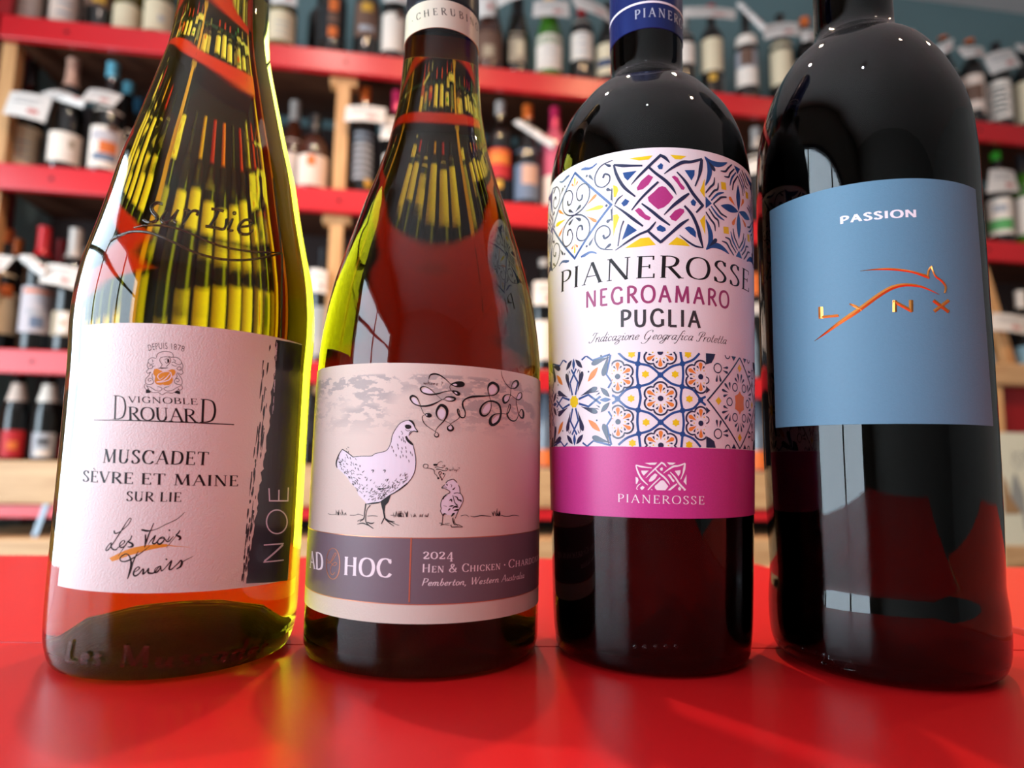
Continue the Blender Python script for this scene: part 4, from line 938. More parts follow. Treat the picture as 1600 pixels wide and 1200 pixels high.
def ltile(cx):
    D, B, Y, O = I['navyu'], I['blueu'], I['yellowu'], I['orangeu']
    B.on(cx, zu, hu, hv); B.stroke([(0, .97, .075), (.97, 0, .075), (0, -.97, .075), (-.97, 0, .075)], smooth=False, closed=True)
    for mxx in (False, True):
        for myy in (False, True):
            for q in (D, B, Y, O): q.on(cx, zu, hu, hv, 0, mxx, myy)
            D.stroke([(0,.0,.03),(.22,.06,.035),(.40,.22,.03),(.44,.45,.03),(.32,.62,.028),(.14,.60,.028),(.06,.46,.026),(.12,.30,.03),(.22,.30,.045),(.24,.40,.05)], n=5)
            D.drop(.02, .06, .2, .17, .07); D.stroke([(1.0,.97,.02),(.72,.9,.03),(.58,.7,.032),(.62,.50,.03),(.78,.42,.028),(.92,.5,.026),(.93,.64,.03),(.82,.70,.045),(.78,.62,.05)], n=5)
            D.drop(.99, .3, .86, .36, .07); D.drop(.78, .95, .96, .84, .06); D.drop(.55, .62, .42, .78, .06); D.dot(.36, .78, .028); D.stroke([(.97, .1, .03), (.99, .35, .03)], smooth=False)
            B.stroke([(.2, 1.0, .08), (.45, .93, .05), (.62, .99, .03)]); D.drop(.99,.05,.99,.2,.04)
            O.drop(.36, .12, .62, .3, .07) if True else None
            O.drop(.02, .66, .1, .74, .05)
        Y.on(cx, zu, hu, hv, 0, mxx); Y.drop(.3, .0, .78, .0, .09); D.on(cx, zu, hu, hv, 0, mxx); D.dot(.86, 0, .03)
    for myy in (False, True):
        Y.on(cx, zu, hu, hv, 0, False, myy); Y.drop(0, .62, 0, .86, .05)
def rtile(cx):
    D, B, Y, O = I['navyu'], I['blueu'], I['yellowu'], I['orangeu']
    for rot in range(4):
        B.on(cx, zu, hu, hv, rot); B.leaf(0, .01, 0, .6, .17); B.fill([(-.13, 1), (.13, 1), (0, .84)])
        Y.on(cx, zu, hu, hv, rot); Y.fill([(.37, .42), (.53, .44), (.52, .58), (.36, .57)])
        O.on(cx, zu, hu, hv, rot); O.drop(.1, .14, .24, .34, .09)
        for mxx in (False, True):
            D.on(cx, zu, hu, hv, rot, mxx); B.on(cx, zu, hu, hv, rot, mxx)
            D.stroke([(0,.80,.03),(.12,.66,.045),(.18,.58,.045),(.22,.42,.03)]); B.stroke([(.06,.86,.03),(.2,.72,.05),(.26,.62,.05),(.30,.5,.02)]); D.stroke([(.12,.92,.03),(.28,.78,.045),(.34,.68,.045),(.48,.66,.02)]); D.stroke([(.2,1,.03),(.34,.88,.045),(.44,.78,.045),(.58,.76,.02)])
            B.stroke([(1.0,1.0,.02),(.86,.90,.10),(.68,.88,.12),(.5,.93,.08),(.36,1.0,.02)])
        D.on(cx, zu, hu, hv, rot); D.drop(.94, .94, .72, .74, .09)
tile(ltile, 'u', thc - 2*hu); tile(rtile, 'u', thc + 2*hu); tile(rtile, 'u', thc - 4*hu); tile(ltile, 'u', thc + 4*hu)
# lower band
def flower(cx, cy, ink_pos, s=1.0):
    N, O, Y = I['navyl'], I['orangel'], I['yellowl']
    for q in (N, O, Y): ink_pos(q)
    P = []
    for i in range(48):
        a = 2*PI*i/48; r = (150 + 40 * abs(math.cos(3 * (a - PI/2)))**0.75) * s; P.append((cx + r*math.cos(a), cy + r*math.sin(a), 20*s))
    N.stroke(P, smooth=False, closed=True); N.dot(cx, cy, 32*s, n=14)
    for i in range(6):
        a = PI/2 + i*PI/3; c_, s_ = math.cos(a), math.sin(a)
        O.drop(cx + 62*s*c_, cy + 62*s*s_, cx + 166*s*c_, cy + 166*s*s_, 46*s)
        for d in (-.36, .36):
            N.drop(cx + 92*s*math.cos(a+d*.6), cy + 92*s*math.sin(a+d*.6), cx + 132*s*math.cos(a+d), cy + 132*s*math.sin(a+d), 20*s)
        b_ = a + PI/6; Y.dot(cx + 82*s*math.cos(b_), cy + 82*s*math.sin(b_), 9*s, n=6)
def lctile(cx):
    def tr(x, y): return ((x - 552) / 535, -(y - 610) / 546)
    def setter(q):
        q.flat = lambda x, y: (cx + tr(x, y)[0] * hul, zlo + tr(x, y)[1] * hvl)
    for fx, fy in ((563,605),(88,343),(88,872),(1022,343),(1022,880),(563,72),(563,1140)): flower(fx, fy, setter)
    B, Y = I['bluel'], I['yellowl']; setter(B); setter(Y)
    for s_ in [[(318,200),(450,232),(563,335)], [(325,465),(450,430),(563,335)], [(808,200),(680,240),(563,335)], [(802,465),(680,430),(563,335)], [(325,465),(190,500),(85,605)], [(318,740),(190,702),(85,605)], [(802,465),(930,500),(1020,612)], [(806,740),(930,712),(1020,612)],
               [(318,740),(450,780),(563,878)], [(322,1010),(450,970),(563,878)], [(806,740),(680,780),(563,878)], [(805,1010),(680,970),(563,878)], [(318,200),(190,150),(100,64)], [(808,200),(930,150),(1010,70)], [(322,1010),(190,1060),(90,1140)], [(805,1010),(930,1060),(1018,1150)],
               [(335,60),(330,130),(318,200),(308,330),(325,465),(345,600),(318,740),(308,875),(322,1010),(338,1160)], [(785,60),(795,130),(808,200),(815,330),(802,465),(785,600),(806,740),(818,875),(805,1010),(790,1160)], [(20,560),(85,605),(20,660)], [(1085,570),(1020,612),(1085,670)]]:
        B.stroke(s_, 27)
    for x, y in ((318,200),(325,465),(318,740),(322,1010),(808,200),(802,465),(806,740),(805,1010),(563,335),(563,878),(85,605),(1020,612)): B.dot(x, y, 34, n=8)
    for x, y in ((400,325),(725,325),(240,605),(885,605),(403,880),(730,880),(250,88),(872,90),(250,1118),(880,1128)):
        Y.fill([(x + (46 if i % 2 else 32)*math.cos(PI*i/6), y + (46 if i % 2 else 32)*math.sin(PI*i/6)) for i in range(12)])
def lltile(cx):
    N, B, Y, O = I['navyl'], I['bluel'], I['yellowl'], I['orangel']
    Y.on(cx, zlo, hul, hvl); Y.fill([((.15 if i % 2 else .12)*math.cos(PI*i/8), (.15 if i % 2 else .12)*math.sin(PI*i/8)) for i in range(16)])
    for rot in range(4):
        B.on(cx, zlo, hul, hvl, rot); B.leaf(0, .72, 0, .98, .09); O.on(cx, zlo, hul, hvl, rot); O.leaf(.42, .42, .68, .72, .13)
        N.on(cx, zlo, hul, hvl, rot); N.dot(.44, .64, .022); N.dot(.76, .96, .025)
        for mxx in (False, True):
            N.on(cx, zlo, hul, hvl, rot, mxx); B.on(cx, zlo, hul, hvl, rot, mxx)
            B.stroke([(.05,.15,.05),(.13,.43,.05),(-.08,.74,.05)], smooth=False); N.drop(.12, .22, .27, .66, .115); N.leaf(.06, .95, .27, .74, .11); N.drop(.97, .93, .52, .80, .12)
            B.stroke([(.25,.92,.045),(.38,1.0,.045),(.55,.88,.045),(.97,.98,.045)], smooth=False); N.drop(.1,.62,.16,.72,.03); N.drop(.16,.5,.2,.7,.02)
def lrtile(cx):
    N, Y, O = I['navyl'], I['yellowl'], I['orangel']
    N.on(cx, zlo, hul, hvl); N.stroke([(0,1.0,.05),(.96,0,.05),(0,-1.0,.05),(-.96,0,.05)], smooth=False, closed=True)
    O.on(cx, zlo, hul, hvl); O.fill([(0,.26),(.06,.19),(.18,.14),(.16,0),(.18,-.14),(.06,-.19),(0,-.26),(-.06,-.19),(-.18,-.14),(-.16,0),(-.18,.14),(-.06,.19)])
    for i in range(6):
        a = i*PI/3; N.ring(.36*math.cos(a), .36*math.sin(a)*1.05, .085, .025)
        a += PI/6 if True else 0
        for d, l in ((-.42, .56), (-.16, .64), (.16, .64), (.42, .56)): N.drop(.44*math.cos(a + d*.4), .44*math.sin(a + d*.4), l*math.cos(a+d*.8), l*math.sin(a+d*.8), .055)
    for x, y in ((.68, 0), (-.68, 0), (0, .76), (0, -.76)): Y.on(cx, zlo, hul, hvl); Y.fill([(x, y+.09), (x+.08, y), (x, y-.09), (x-.08, y)])
    for rot in range(4):
        N.on(cx, zlo, hul, hvl, rot); N.fill([(.76, 1), (1, 1), (1, .76), (.9, .80), (.80, .86)]); N.ring(.70, .70, .10, .025); N.fill([(.14, 1), (.3, 1), (.22, .9)]); N.fill([(1, .14), (1, .3), (.9, .22)])
        for mxx in (False,): 
            for d in (-.9, -.5, .5, .9):
                a = R(225) + d; N.drop(.70 + .14*math.cos(a), .70 + .14*math.sin(a), .70 + .30*math.cos(a), .70 + .30*math.sin(a), .055)
        N.ring(.42, 1.0, .07, .025); N.ring(1.0, .42, .07, .025)
tile(lctile, 'l', thl); tile(lltile, 'l', thl - 2*hul); tile(lrtile, 'l', thl + 2*hul); tile(lrtile, 'l', thl - 4*hul); tile(lltile, 'l', thl + 4*hul)
k = Ink(b3, K_BLACK, 1)
serif_text(k, 'PIANEROSSE', (875.2, 457.4), (1170.6, 457.0), (875.8, 425.4), .105, .04, .08, .07)
serif_text(k, 'Jndicazione Qeografica Zrotetta', (921.5, 535.8), (1134, 538.0), (922, 521.4), .07, .025, .0, .02, shear=.32)
k.build('black_lettering', L3)
k = Ink(b3, K_PLUM, 1); serif_text(k, 'NEGROAMARO', (914.6, 481.4), (1139.6, 482.4), (914.6, 456.2), .15, .14, 0, .12); k.build('plum_lettering', L3)
k = Ink(b3, K_CHAR, 1); serif_text(k, 'PUGLIA', (968.2, 511.4), (1095.2, 512.8), (968.2, 485.4), .16, .15, 0, .10); k.build('charcoal_lettering', L3)
k = Ink(b3, K_PALE, 3)
serif_text(k, 'PIANEROSSE', (964.6, 784.2), (1100.8, 788.2), (964.6, 771.6), .10, .05, .08, .14)
k.at(lambda x, y: crop(980, 710, 13.333)(180 + (x - 15) * .941, 165 + (y - 20) * .935))
zcl = b3.un(1030, 710 + 745/13.333)[1]
k.clip = (-2, 2, zcl, 1)
for s_ in CT['navy'][:14]: k.stroke(s_, n=4)
for P in CT['mag'][:4] + CT['blue'][:5] + CT['yel'][:4]: k.fill(P)
c0 = k.clip; k2 = Ink(b3, K_PALE, 3); k2.faces = [f for f in k.faces if min(v[1] for v in f) < -1]
txt = Ink(b3, K_PALE, 3); serif_text(txt, 'PIANEROSSE', (964.6, 784.2), (1100.8, 788.2), (964.6, 771.6), .10, .05, .08, .14); txt.build('white_lettering', L3)
k.faces = k.faces[len(txt.faces):]; k.build('white_emblem', L3)
k = Ink(b3, K_RELIEF, 0, base=-0.0003, step=0, ridge=0.0009); 
for i, x in enumerate((992, 1007, 1024, 1040, 1056)): k.ring(x, 1010, 2.2, 4.2, n=8)
k.build('moulded_dots', b3.glass)

# ==== bottle 4 =====================================================
k = Ink(b4, K_PALE, 1); serif_text(k, 'PASSION', (1311.9, 350.4), (1433.2, 339.2), (1311.5, 339.2), .20, .18, 0, .10); k.build('white_lettering', L4)
k = Ink(b4, K_COPPER, 1, ridge=0.00022).at(crop(1260, 400, 6.667))
for s_ in [[(85,885,3),(200,802,22),(350,692,38),(500,592,48),(600,522,46),(750,412,46),(880,335,44),(1000,303,36),(1100,303,30),(1200,320,22),(1300,360,14),(1382,402,4)],
           [(560,155,3),(700,141,14),(860,136,24),(1000,148,24),(1120,170,24),(1250,212,34),(1278,232,22)], [(1262,225,24),(1275,150,24),(1306,104,12)], [(1300,106,12),(1325,172,20),(1350,215,20),(1410,260,24),(1452,322,26),(1440,388,18)],
           [(448,498,12),(500,520,28),(575,562,30)]]: k.stroke(s_, n=6)
for s_ in [[(148,530,50),(152,650,50)], [(130,640,28),(335,620,28)], [(920,462,46),(920,584,46)], [(905,470,34),(1100,575,36)], [(1090,458,46),(1090,582,46)], [(1322,462,36),(1482,582,36)], [(1482,462,36),(1328,578,36)]]: k.stroke(s_, smooth=False)
k.build('copper_foil', L4, 'copper foil lettering and leaping cat outline')
k = Ink(b4, K_RELIEF, 0, base=-0.0003, step=0, ridge=0.0009)
k.stroke([(1318,1045,2.6),(1328,1029,2.6),(1338,1047,2.6)], smooth=False, closed=True)
place_2 = [[(1283,1024,2.4),(1289,1021,2.6),(1290,1027,2.6),(1284,1036,2.6),(1293,1038,2.4)], [(1304,1023,2.4),(1296,1023,2.4),(1296,1030,2.6),(1303,1031,2.6),(1303,1038,2.6),(1295,1039,2.4)]]
for s_ in place_2: k.stroke(s_, smooth=False)
for x, y in ((1230, 1012), (1254, 1014), (1275, 1020)): k.ring(x, y, 1.6, 3.2, n=8)
k.build('moulded_marks', b4.glass)
# ------------------------------------------------------------------ bottles on the shelves
boxo('back_panel', (XA, XB, 0.328, 0.34, -0.38, Z1 - 0.066), mat('dark_back_panel', srgb(52, 34, 30), 0.7, noise=0.1, nscale=8), unit)
BG = {
 'dark': mat('bottle_dark', srgb(20, 18, 16), 0.06, coat=0.5), 'olive': mat('bottle_olive', srgb(92, 78, 22), 0.08, coat=0.5),
 'green': mat('bottle_green', srgb(58, 110, 24), 0.08, coat=0.5), 'brown': mat('bottle_brown', srgb(66, 32, 20), 0.08, coat=0.5),
 'rose': mat('bottle_rose', srgb(206, 92, 112), 0.1, coat=0.4), 'grey': mat('bottle_grey', srgb(96, 104, 116), 0.12, coat=0.4)}
ALLB = []
PC = dict(cream=(230, 208, 172), white=(244, 226, 210), pink=(232, 204, 186), grey=(168, 166, 170), orange=(222, 108, 40), red=(188, 26, 34), black=(28, 26, 28), blue=(112, 188, 208),
          gold=(214, 160, 52), green=(92, 168, 92), navy=(52, 66, 96), art=(196, 184, 186), tan=(176, 154, 128), brown=(110, 78, 62), silver=(190, 180, 172), rosegold=(206, 160, 138),
          lime=(60, 170, 44), slate=(104, 118, 140), magenta=(212, 46, 92), dkblue=(52, 104, 132), paleblue=(150, 190, 205), dkred=(142, 18, 26))
def pm(c, rough=0.6): return mat('paper_' + c, srgb(*PC[c]), rough, noise=0.05, nscale=60)
def fm(c): return mat('foil_' + c, srgb(*PC[c]), 0.28, 0.15, spec=0.6)
TYPES = {
 'bord': [(.034, .0), (.0368, .004), (.0375, .012), (.0375, .185), (.0365, .198), (.032, .212), (.024, .224), (.0165, .236), (.0145, .245), (.0142, .292), (.0152, .293), (.0152, .299), (0, .30)],
 'burg': [(.037, .0), (.0400, .004), (.0410, .012), (.0410, .135), (.0400, .150), (.0365, .168), (.0300, .190), (.0230, .212), (.0175, .232), (.0150, .250), (.0145, .290), (.0155, .291), (.0155, .297), (0, .298)],
 'champ': [(.039, .0), (.0430, .004), (.0440, .012), (.0440, .120), (.0425, .145), (.0370, .175), (.0290, .210), (.0215, .240), (.0180, .262), (.0175, .296), (.0190, .300), (.0180, .316), (0, .318)],
 'flask': [(.040, .0), (.0440, .005), (.0450, .014), (.0450, .110), (.0430, .130), (.0340, .150), (.0220, .164), (.0160, .175), (.0150, .205), (.0170, .207), (.0170, .225), (0, .226)],
 'beer': [(.026, .0), (.0295, .004), (.0305, .012), (.0305, .110), (.0295, .125), (.0240, .150), (.0180, .175), (.0140, .200), (.0130, .222), (.0138, .223), (.0138, .230), (0, .231)]}
ZROW = {'A': Z1, 'B': Z2, 'C': Z3, 'D': Z4}
LC = {}
def part_lathe(key, prof, m, name, parent, n=28):
    if key in LC:
        o = bpy.data.objects.new(name, LC[key]); COL.objects.link(o); o.parent = parent
        return o
    bm = bmesh.new(); lathe(bm, prof, n)
    o = mesh_obj(name, bm, m, parent, smooth=True, autos=40); LC[key] = o.data
    return o
def seg(prof, z0, z1, off, a0, a1, m, name, parent, n=14):
    """curved paper sheet around a bottle"""
    bm = bmesh.new(); zs = [z0, z0 + (z1-z0)*.33, z0 + (z1-z0)*.66, z1]; g = []
    for z in zs:
        r = interp(prof, z) + off; g.append([bm.verts.new((r*math.sin(a0 + (a1-a0)*i/n), -r*math.cos(a0 + (a1-a0)*i/n), z)) for i in range(n + 1)])
    for j in range(3):
        for i in range(n): bm.faces.new((g[j][i], g[j][i+1], g[j+1][i+1], g[j+1][i]))
    return mesh_obj(name, bm, m, parent, smooth=True)
GRP = {'A': 'wine bottles on the top shelf', 'B': 'wine bottles on the second shelf', 'C': 'wine bottles on the third shelf', 'D': 'small bottles on the lowest shelf'}
def bottle(row, px, typ, glassk, lab, cap=None, top=None, ly=None, lcol='cream', back=0.07, bands=(), ang=62, py=None, name='wine_bottle', cat='wine bottle', capbot=None, seal=None):
    """px: image column of the body; top: image row of the bottle's top; ly: rows of the label; bands: (t0, t1, colour, half angle)"""
    Z = ZROW[row]; yref = py or ((ly[0] + ly[1]) / 2 if ly else {'A': 60, 'B': 230, 'C': 480, 'D': 660}[row])
    x, _ = on_shelf(px, yref, back)
    prof = TYPES[typ]; H = prof[-1][1]; k_ = 1.0
    if top is not None:
        zt = on_shelf(px + (950 - px) / 8530 * (yref - top), top, back)[1] - Z
        k_ = max(0.86, min(1.12, zt / H))
    k_ = round(k_, 2)
    P = [(r, z * k_) for r, z in prof]
    p = local_shelf(x, back, Z)
    ALLB.append((row, px, x, back, max(r for r, z in prof)))
    t = empty(name, p, SHELF_A + random.uniform(-.12, .12)); finish(t, lab, cat, GRP[row])
    t.rotation_euler.z = -math.atan2(p.x, p.y) * 0.9
    part_lathe((typ, glassk, k_), P, BG[glassk], 'glass_body', t)
    if cap:
        h = P[-1][1]; zb = h - (0.062 if typ != 'champ' else 0.10) * k_
        if typ == 'beer': zb = h - 0.012
        if capbot is not None: zb = max(h * .62, on_shelf(px + (950 - px) / 8530 * (yref - capbot), capbot, back)[1] - Z)
        C_ = [(interp(P, zb) + .0002, zb), (interp(P, zb) + .0007, zb + .0003)]; z = zb + .006
        for r, z in P:
            if z > zb + .004 and r > 0: C_.append((r + .0007, z))
        C_.append((0, P[-1][1] + .0007))
        part_lathe((typ, 'cap', cap, round(zb, 3), k_), C_, fm(cap), 'capsule' if typ != 'beer' else 'bottle_cap', t, 24)
    if ly:
        z1_, z0_ = on_shelf(px, ly[0], back - .04)[1] - Z, on_shelf(px, ly[1], back - .04)[1] - Z
        z0_ = max(.008, z0_); z1_ = max(z0_ + .02, min(z1_, P[-1][1] * .70))
        L_ = seg(P, z0_, z1_, .0004, -R(ang), R(ang), pm(lcol), 'label', t)
        for b in bands:
            t0, t1, c_ = b[:3]; a_ = R(b[3]) if len(b) > 3 else R(ang * .97); ac = R(b[4]) if len(b) > 4 else 0
            seg(P, z0_ + (z1_-z0_)*t0, z0_ + (z1_-z0_)*t1, .0007, ac - a_, ac + a_, pm(c_), 'label_print', L_, 8)
    if seal:
        zc_ = on_shelf(px, seal[1], back - .04)[1] - Z; a_ = R(seal[2])
        seg(P, zc_ - .012, zc_ + .012, .0006, a_ - R(17), a_ + R(17), pm(seal[0]), 'seal', t, 6)
    return t
TXT = tuple((.15 + .1*i, .2 + .1*i, 'grey', 34 if i % 2 else 26) for i in range(0, 6, 2))
W_ = 'wine bottle '
# top shelf, left to right
bottle('A', 46, 'bord', 'dark', 'dark bottle with plain cream label, first on the top shelf', 'black', ly=(-34, 26), lcol='pink', bands=TXT)
bottle('A', 78, 'bord', 'dark', 'dark bottle half hidden in the gap after the first one on the top shelf', 'black', ly=(-20, 26), lcol='cream', back=.16)
bottle('A', 104, 'bord', 'dark', 'dark bottle with tall narrow white label on the top shelf', 'red', ly=(-46, 32), lcol='pink', bands=TXT)
bottle('A', 141, 'bord', 'dark', 'dark bottle with white label and orange mark on the top shelf', 'black', ly=(-40, 28), lcol='white', back=.145, bands=((.5, .72, 'orange', 20),))
bottle('A', 158.5, 'bord', 'dark', 'black bottle with a copper band and no white label on the top shelf', 'orange', ly=(-46, 8), lcol='brown', back=.07, bands=((.1, .35, 'gold', 24),))
bottle('A', 201, 'bord', 'olive', 'olive bottle with cream label near the neck of the far left large bottle', 'gold', ly=(3, 43), lcol='cream', ang=74)
bottle('A', 249, 'burg', 'olive', 'olive bottle with larger cream label touching the far left large bottle', 'gold', ly=(-2, 47), lcol='cream', bands=((.3, .5, 'silver', 12, 10),))
bottle('A', 441, 'burg', 'olive', 'olive bottle with cream label beside the bare teal wall', 'gold', ly=(15, 62), lcol='cream', bands=TXT)
bottle('A', 500, 'bord', 'dark', 'dark bottle hidden behind the black bottle with copper lettering', 'black', back=.16)
bottle('A', 522, 'bord', 'dark', 'black bottle with a column of copper lettering on its label', 'black', ly=(-20, 60), lcol='black', bands=((.05, .25, 'orange', 20), (.32, .5, 'brown', 22), (.55, .8, 'orange', 20), (.85, .97, 'orange', 18)))
bottle('A', 574, 'bord', 'dark', 'black bottle with gold crest above a grey label', 'black', ly=(0, 55), lcol='brown', bands=((.7, .95, 'gold', 24), (.15, .3, 'grey', 34)))
bottle('A', 616, 'bord', 'dark', 'bottle with tall white label left of the neck of the hen label bottle', 'red', ly=(-16, 77), lcol='white', bands=((.6, .75, 'brown', 14, 25),))
bottle('A', 690, 'bord', 'dark', 'dark bottle behind the neck band of the hen label bottle', 'black', ly=(5, 80), lcol='white')
bottle('A', 764, 'champ', 'brown', 'brown sparkling wine bottle right of the neck of the hen label bottle', 'gold', ly=(48, 94), lcol='brown', bands=((.1, .5, 'tan', 22),))
bottle('A', 808, 'champ', 'dark', 'black sparkling wine bottle with small cream label low down', 'black', ly=(50, 97), lcol='tan', back=.09, ang=34, bands=((.2, .7, 'cream', 14, 12),))
bottle('A', 858, 'champ', 'green', 'bright green sparkling wine bottle with white label', 'gold', ly=(52, 107), lcol='white', bands=TXT)
bottle('A', 909, 'bord', 'dark', 'dark bottle with white label ending high above its base', 'red', ly=(20, 90), lcol='white', bands=TXT)
bottle('A', 950, 'burg', 'dark', 'dark bottle with cream and blue striped label touching the navy capsule bottle', 'black', ly=(66, 115), lcol='cream', bands=((.25, .5, 'navy', 50),))
bottle('A', 1068, 'bord', 'dark', 'dark bottle with white label just right of the navy capsule bottle', 'silver', ly=(35, 96), lcol='white')
bottle('A', 1112, 'bord', 'dark', 'dark bottle with cream label, red capsule and round yellow seal', 'red', top=-45, capbot=14, ly=(56, 107), lcol='cream', seal=('gold', 118, 2))
bottle('A', 1166, 'bord', 'dark', 'dark bottle with grey and white picture label on the top shelf', 'silver', top=-30, capbot=8, ly=(45, 130), lcol='grey', bands=((.0, .35, 'white', 60), (.8, 1.0, 'white', 60), (.38, .7, 'brown', 30)))
bottle('A', 1220, 'bord', 'dark', 'dark bottle with cream label and crimson capsule on the top shelf', 'red', top=-28, capbot=22, ly=(62, 128), lcol='cream')
bottle('A', 1260, 'bord', 'dark', 'dark bottle with orange capsule touching the neck of the copper foil bottle', 'orange', top=-10, capbot=44, ly=(88, 140), lcol='white')
bottle('A', 1424, 'bord', 'dark', 'dark bottle with white capsule right of the neck of the copper foil bottle', 'white', top=14, capbot=56, ly=(92, 150), lcol='white')
bottle('A', 1444, 'bord', 'dark', 'bottle with orange capsule standing behind the white capsule bottle', 'orange', top=4, capbot=60, back=.17)
bottle('A', 1478, 'burg', 'dark', 'dark bottle with orange capsule against the blue wall', 'orange', top=25, capbot=62, ly=(106, 150), lcol='white')
bottle('A', 1520, 'bord', 'dark', 'dark bottle with orange capsule and brown picture label at the right', 'orange', top=34, capbot=68, ly=(112, 175), lcol='pink', bands=((.35, .75, 'brown', 46), (.0, .12, 'black', 40)))
bottle('A', 1561, 'bord', 'dark', 'dark bottle with white label crowded with black lettering at the right', 'black', top=45, ly=(121, 181), lcol='white', bands=tuple((.12 + .13*i, .18 + .13*i, 'black', 30, (-8, 6, -4, 8, -6, 2)[i]) for i in range(6)))
bottle('A', 1603, 'bord', 'dark', 'tall dark bottle with pale green-cream label at the right edge', 'black', top=28, ly=(122, 186), lcol='cream')
# second shelf
bottle('B', 38, 'burg', 'dark', 'dark bottle with cream label, first on the second shelf', 'black', top=88, ly=(195, 256), lcol='cream', back=.105, bands=TXT)
bottle('B', 102, 'burg', 'dark', 'dark bottle with rose gold capsule on the second shelf', 'rosegold', top=90, capbot=138, ly=(205, 252), lcol='white', bands=((.5, .75, 'tan', 9, 22),))
bottle('B', 167, 'burg', 'dark', 'bottle with pale blue capsule and colourful picture label', 'blue', top=86, capbot=124, ly=(168, 262), lcol='white', bands=((.25, .45, 'orange', 30, 10), (.45, .62, 'art', 50), (.12, .24, 'slate', 40), (.62, .72, 'brown', 18, 20)))
bottle('B', 193, 'burg', 'dark', 'bottle with blue capsule, second in its row behind the picture label bottle', 'blue', top=114, capbot=150, ly=(200, 258), lcol='white', back=.165)
bottle('B', 212, 'burg', 'dark', 'bottle with dim blue capsule, third in its row behind the picture label bottle', 'dkblue', top=138, capbot=180, back=.252)
for i, x in enumerate((262, 318, 374)):
    bottle('B', x, ('burg', 'bord', 'burg')[i], 'dark', 'white labelled second shelf bottle seen only through the far left large bottle', 'red', ly=(190, 262), lcol='white')['group'] = 'second shelf bottles seen through the far left bottle'
bottle('B', 457, 'burg', 'brown', 'brown bottle with whitish capsule right of the far left large bottle', 'silver', top=160, capbot=192, ly=(216, 286), lcol='pink', back=.14)
bottle('B', 489, 'flask', 'brown', 'squat brown spirit bottle beside the wooden post', 'black', top=182, ly=(241, 290), lcol='pink', bands=((.62, .95, 'orange', 14, -6),), name='spirit_bottle', cat='bottle')
bottle('B', 567, 'bord', 'dark', 'black bottle with orange capsule and crowded white lettering beside the post', 'orange', top=120, capbot=162, ly=(200, 282), lcol='black', bands=tuple((.04 + .12*i, .10 + .12*i, 'grey', 44) for i in range(8)), seal=('gold', 284, 30))
bottle('B', 617, 'bord', 'dark', 'bottle with pink capsule and white and green label beside the hen label bottle', 'magenta', top=135, capbot=178, ly=(238, 275), lcol='white', bands=((.2, .5, 'green', 30),))
bottle('B', 672, 'bord', 'dark', 'white labelled bottle on the second shelf behind the hen label bottle, left one', 'red', ly=(215, 285), lcol='white')
bottle('B', 726, 'bord', 'dark', 'white labelled bottle on the second shelf behind the hen label bottle, right one', 'red', ly=(220, 290), lcol='white')
bottle('B', 780, 'bord', 'dark', 'dark bottle with orange and red label right of the hen label bottle', 'silver', top=148, capbot=182, ly=(230, 276), lcol='red', bands=((.45, .95, 'orange', 50), (.6, .7, 'gold', 40)), seal=('gold', 287, 0))
bottle('B', 823, 'burg', 'dark', 'bottle with salmon orange capsule and slate blue picture label', 'orange', top=143, capbot=188, ly=(232, 311), lcol='slate', bands=((.3, .68, 'rosegold', 34, 14),))
bottle('B', 866, 'bord', 'rose', 'pink wine bottle with white and pink capsule touching the tile label bottle', 'magenta', top=157, capbot=203, ly=(272, 318), lcol='pink')
bottle('B', 1182, 'bord', 'dark', 'dim dark bottle in the gap between the tile label and copper foil bottles', 'silver', top=168, ly=(232, 268), lcol='white')
bottle('B', 1562, 'bord', 'dark', 'bottle with bright green capsule and white label with green stripe', 'lime', top=216, capbot=252, ly=(306, 363), lcol='white', bands=((.12, .42, 'green', 58), (.62, .8, 'grey', 30)))
bottle('B', 1602, 'bord', 'green', 'green bottle with plain white label at the right edge of the second shelf', 'black', top=232, ly=(304, 362), lcol='white')
# third shelf
bottle('C', 0, 'burg', 'dark', 'dark bottle with orange capsule and cream label, first on the third shelf', 'orange', top=336, capbot=381, ly=(424, 520), lcol='cream', back=.105, bands=((.6, .8, 'orange', 20, 20),))
bottle('C', 17, 'bord', 'dark', 'bottle with rusty orange capsule behind the first one of the third shelf', 'orange', top=354, capbot=400, back=.195)
bottle('C', 57.5, 'bord', 'dark', 'bottle with red capsule and grey picture label on the third shelf', 'red', top=356, capbot=402, ly=(447, 519), lcol='art', bands=((.86, .94, 'orange', 46), (.1, .35, 'slate', 24, 8), (.4, .5, 'grey', 30)))
bottle('C', 86, 'bord', 'dark', 'bottle with darker red capsule behind the grey picture label bottle', 'dkred', top=373, capbot=414, back=.175)
bottle('C', 105.5, 'bord', 'dark', 'bottle with grey capsule and tan label with white disc on the third shelf', 'silver', top=352, capbot=405, ly=(486, 524), lcol='tan', bands=((.1, .95, 'white', 18, -12), (.4, .62, 'orange', 7, -12)))
bottle('C', 128, 'bord', 'dark', 'bottle with dull grey capsule beside the far left large bottle', 'silver', top=368, capbot=410, back=.25)
for i, x in enumerate((165, 215, 268, 322, 376, 430)):
    bottle('C', x, 'bord', 'dark', 'white labelled third shelf bottle seen only through the far left large bottle', ('red', 'black', 'orange', 'red', 'gold', 'black')[i], ly=(440 + 14 * (i % 3), 525), lcol='white')['group'] = 'third shelf bottles seen through the far left bottle'
bottle('C', 500, 'bord', 'dark', 'dark third shelf bottle with pale label in the gap between the two left large bottles', 'black', top=380, ly=(478, 556), lcol='silver', back=.105)
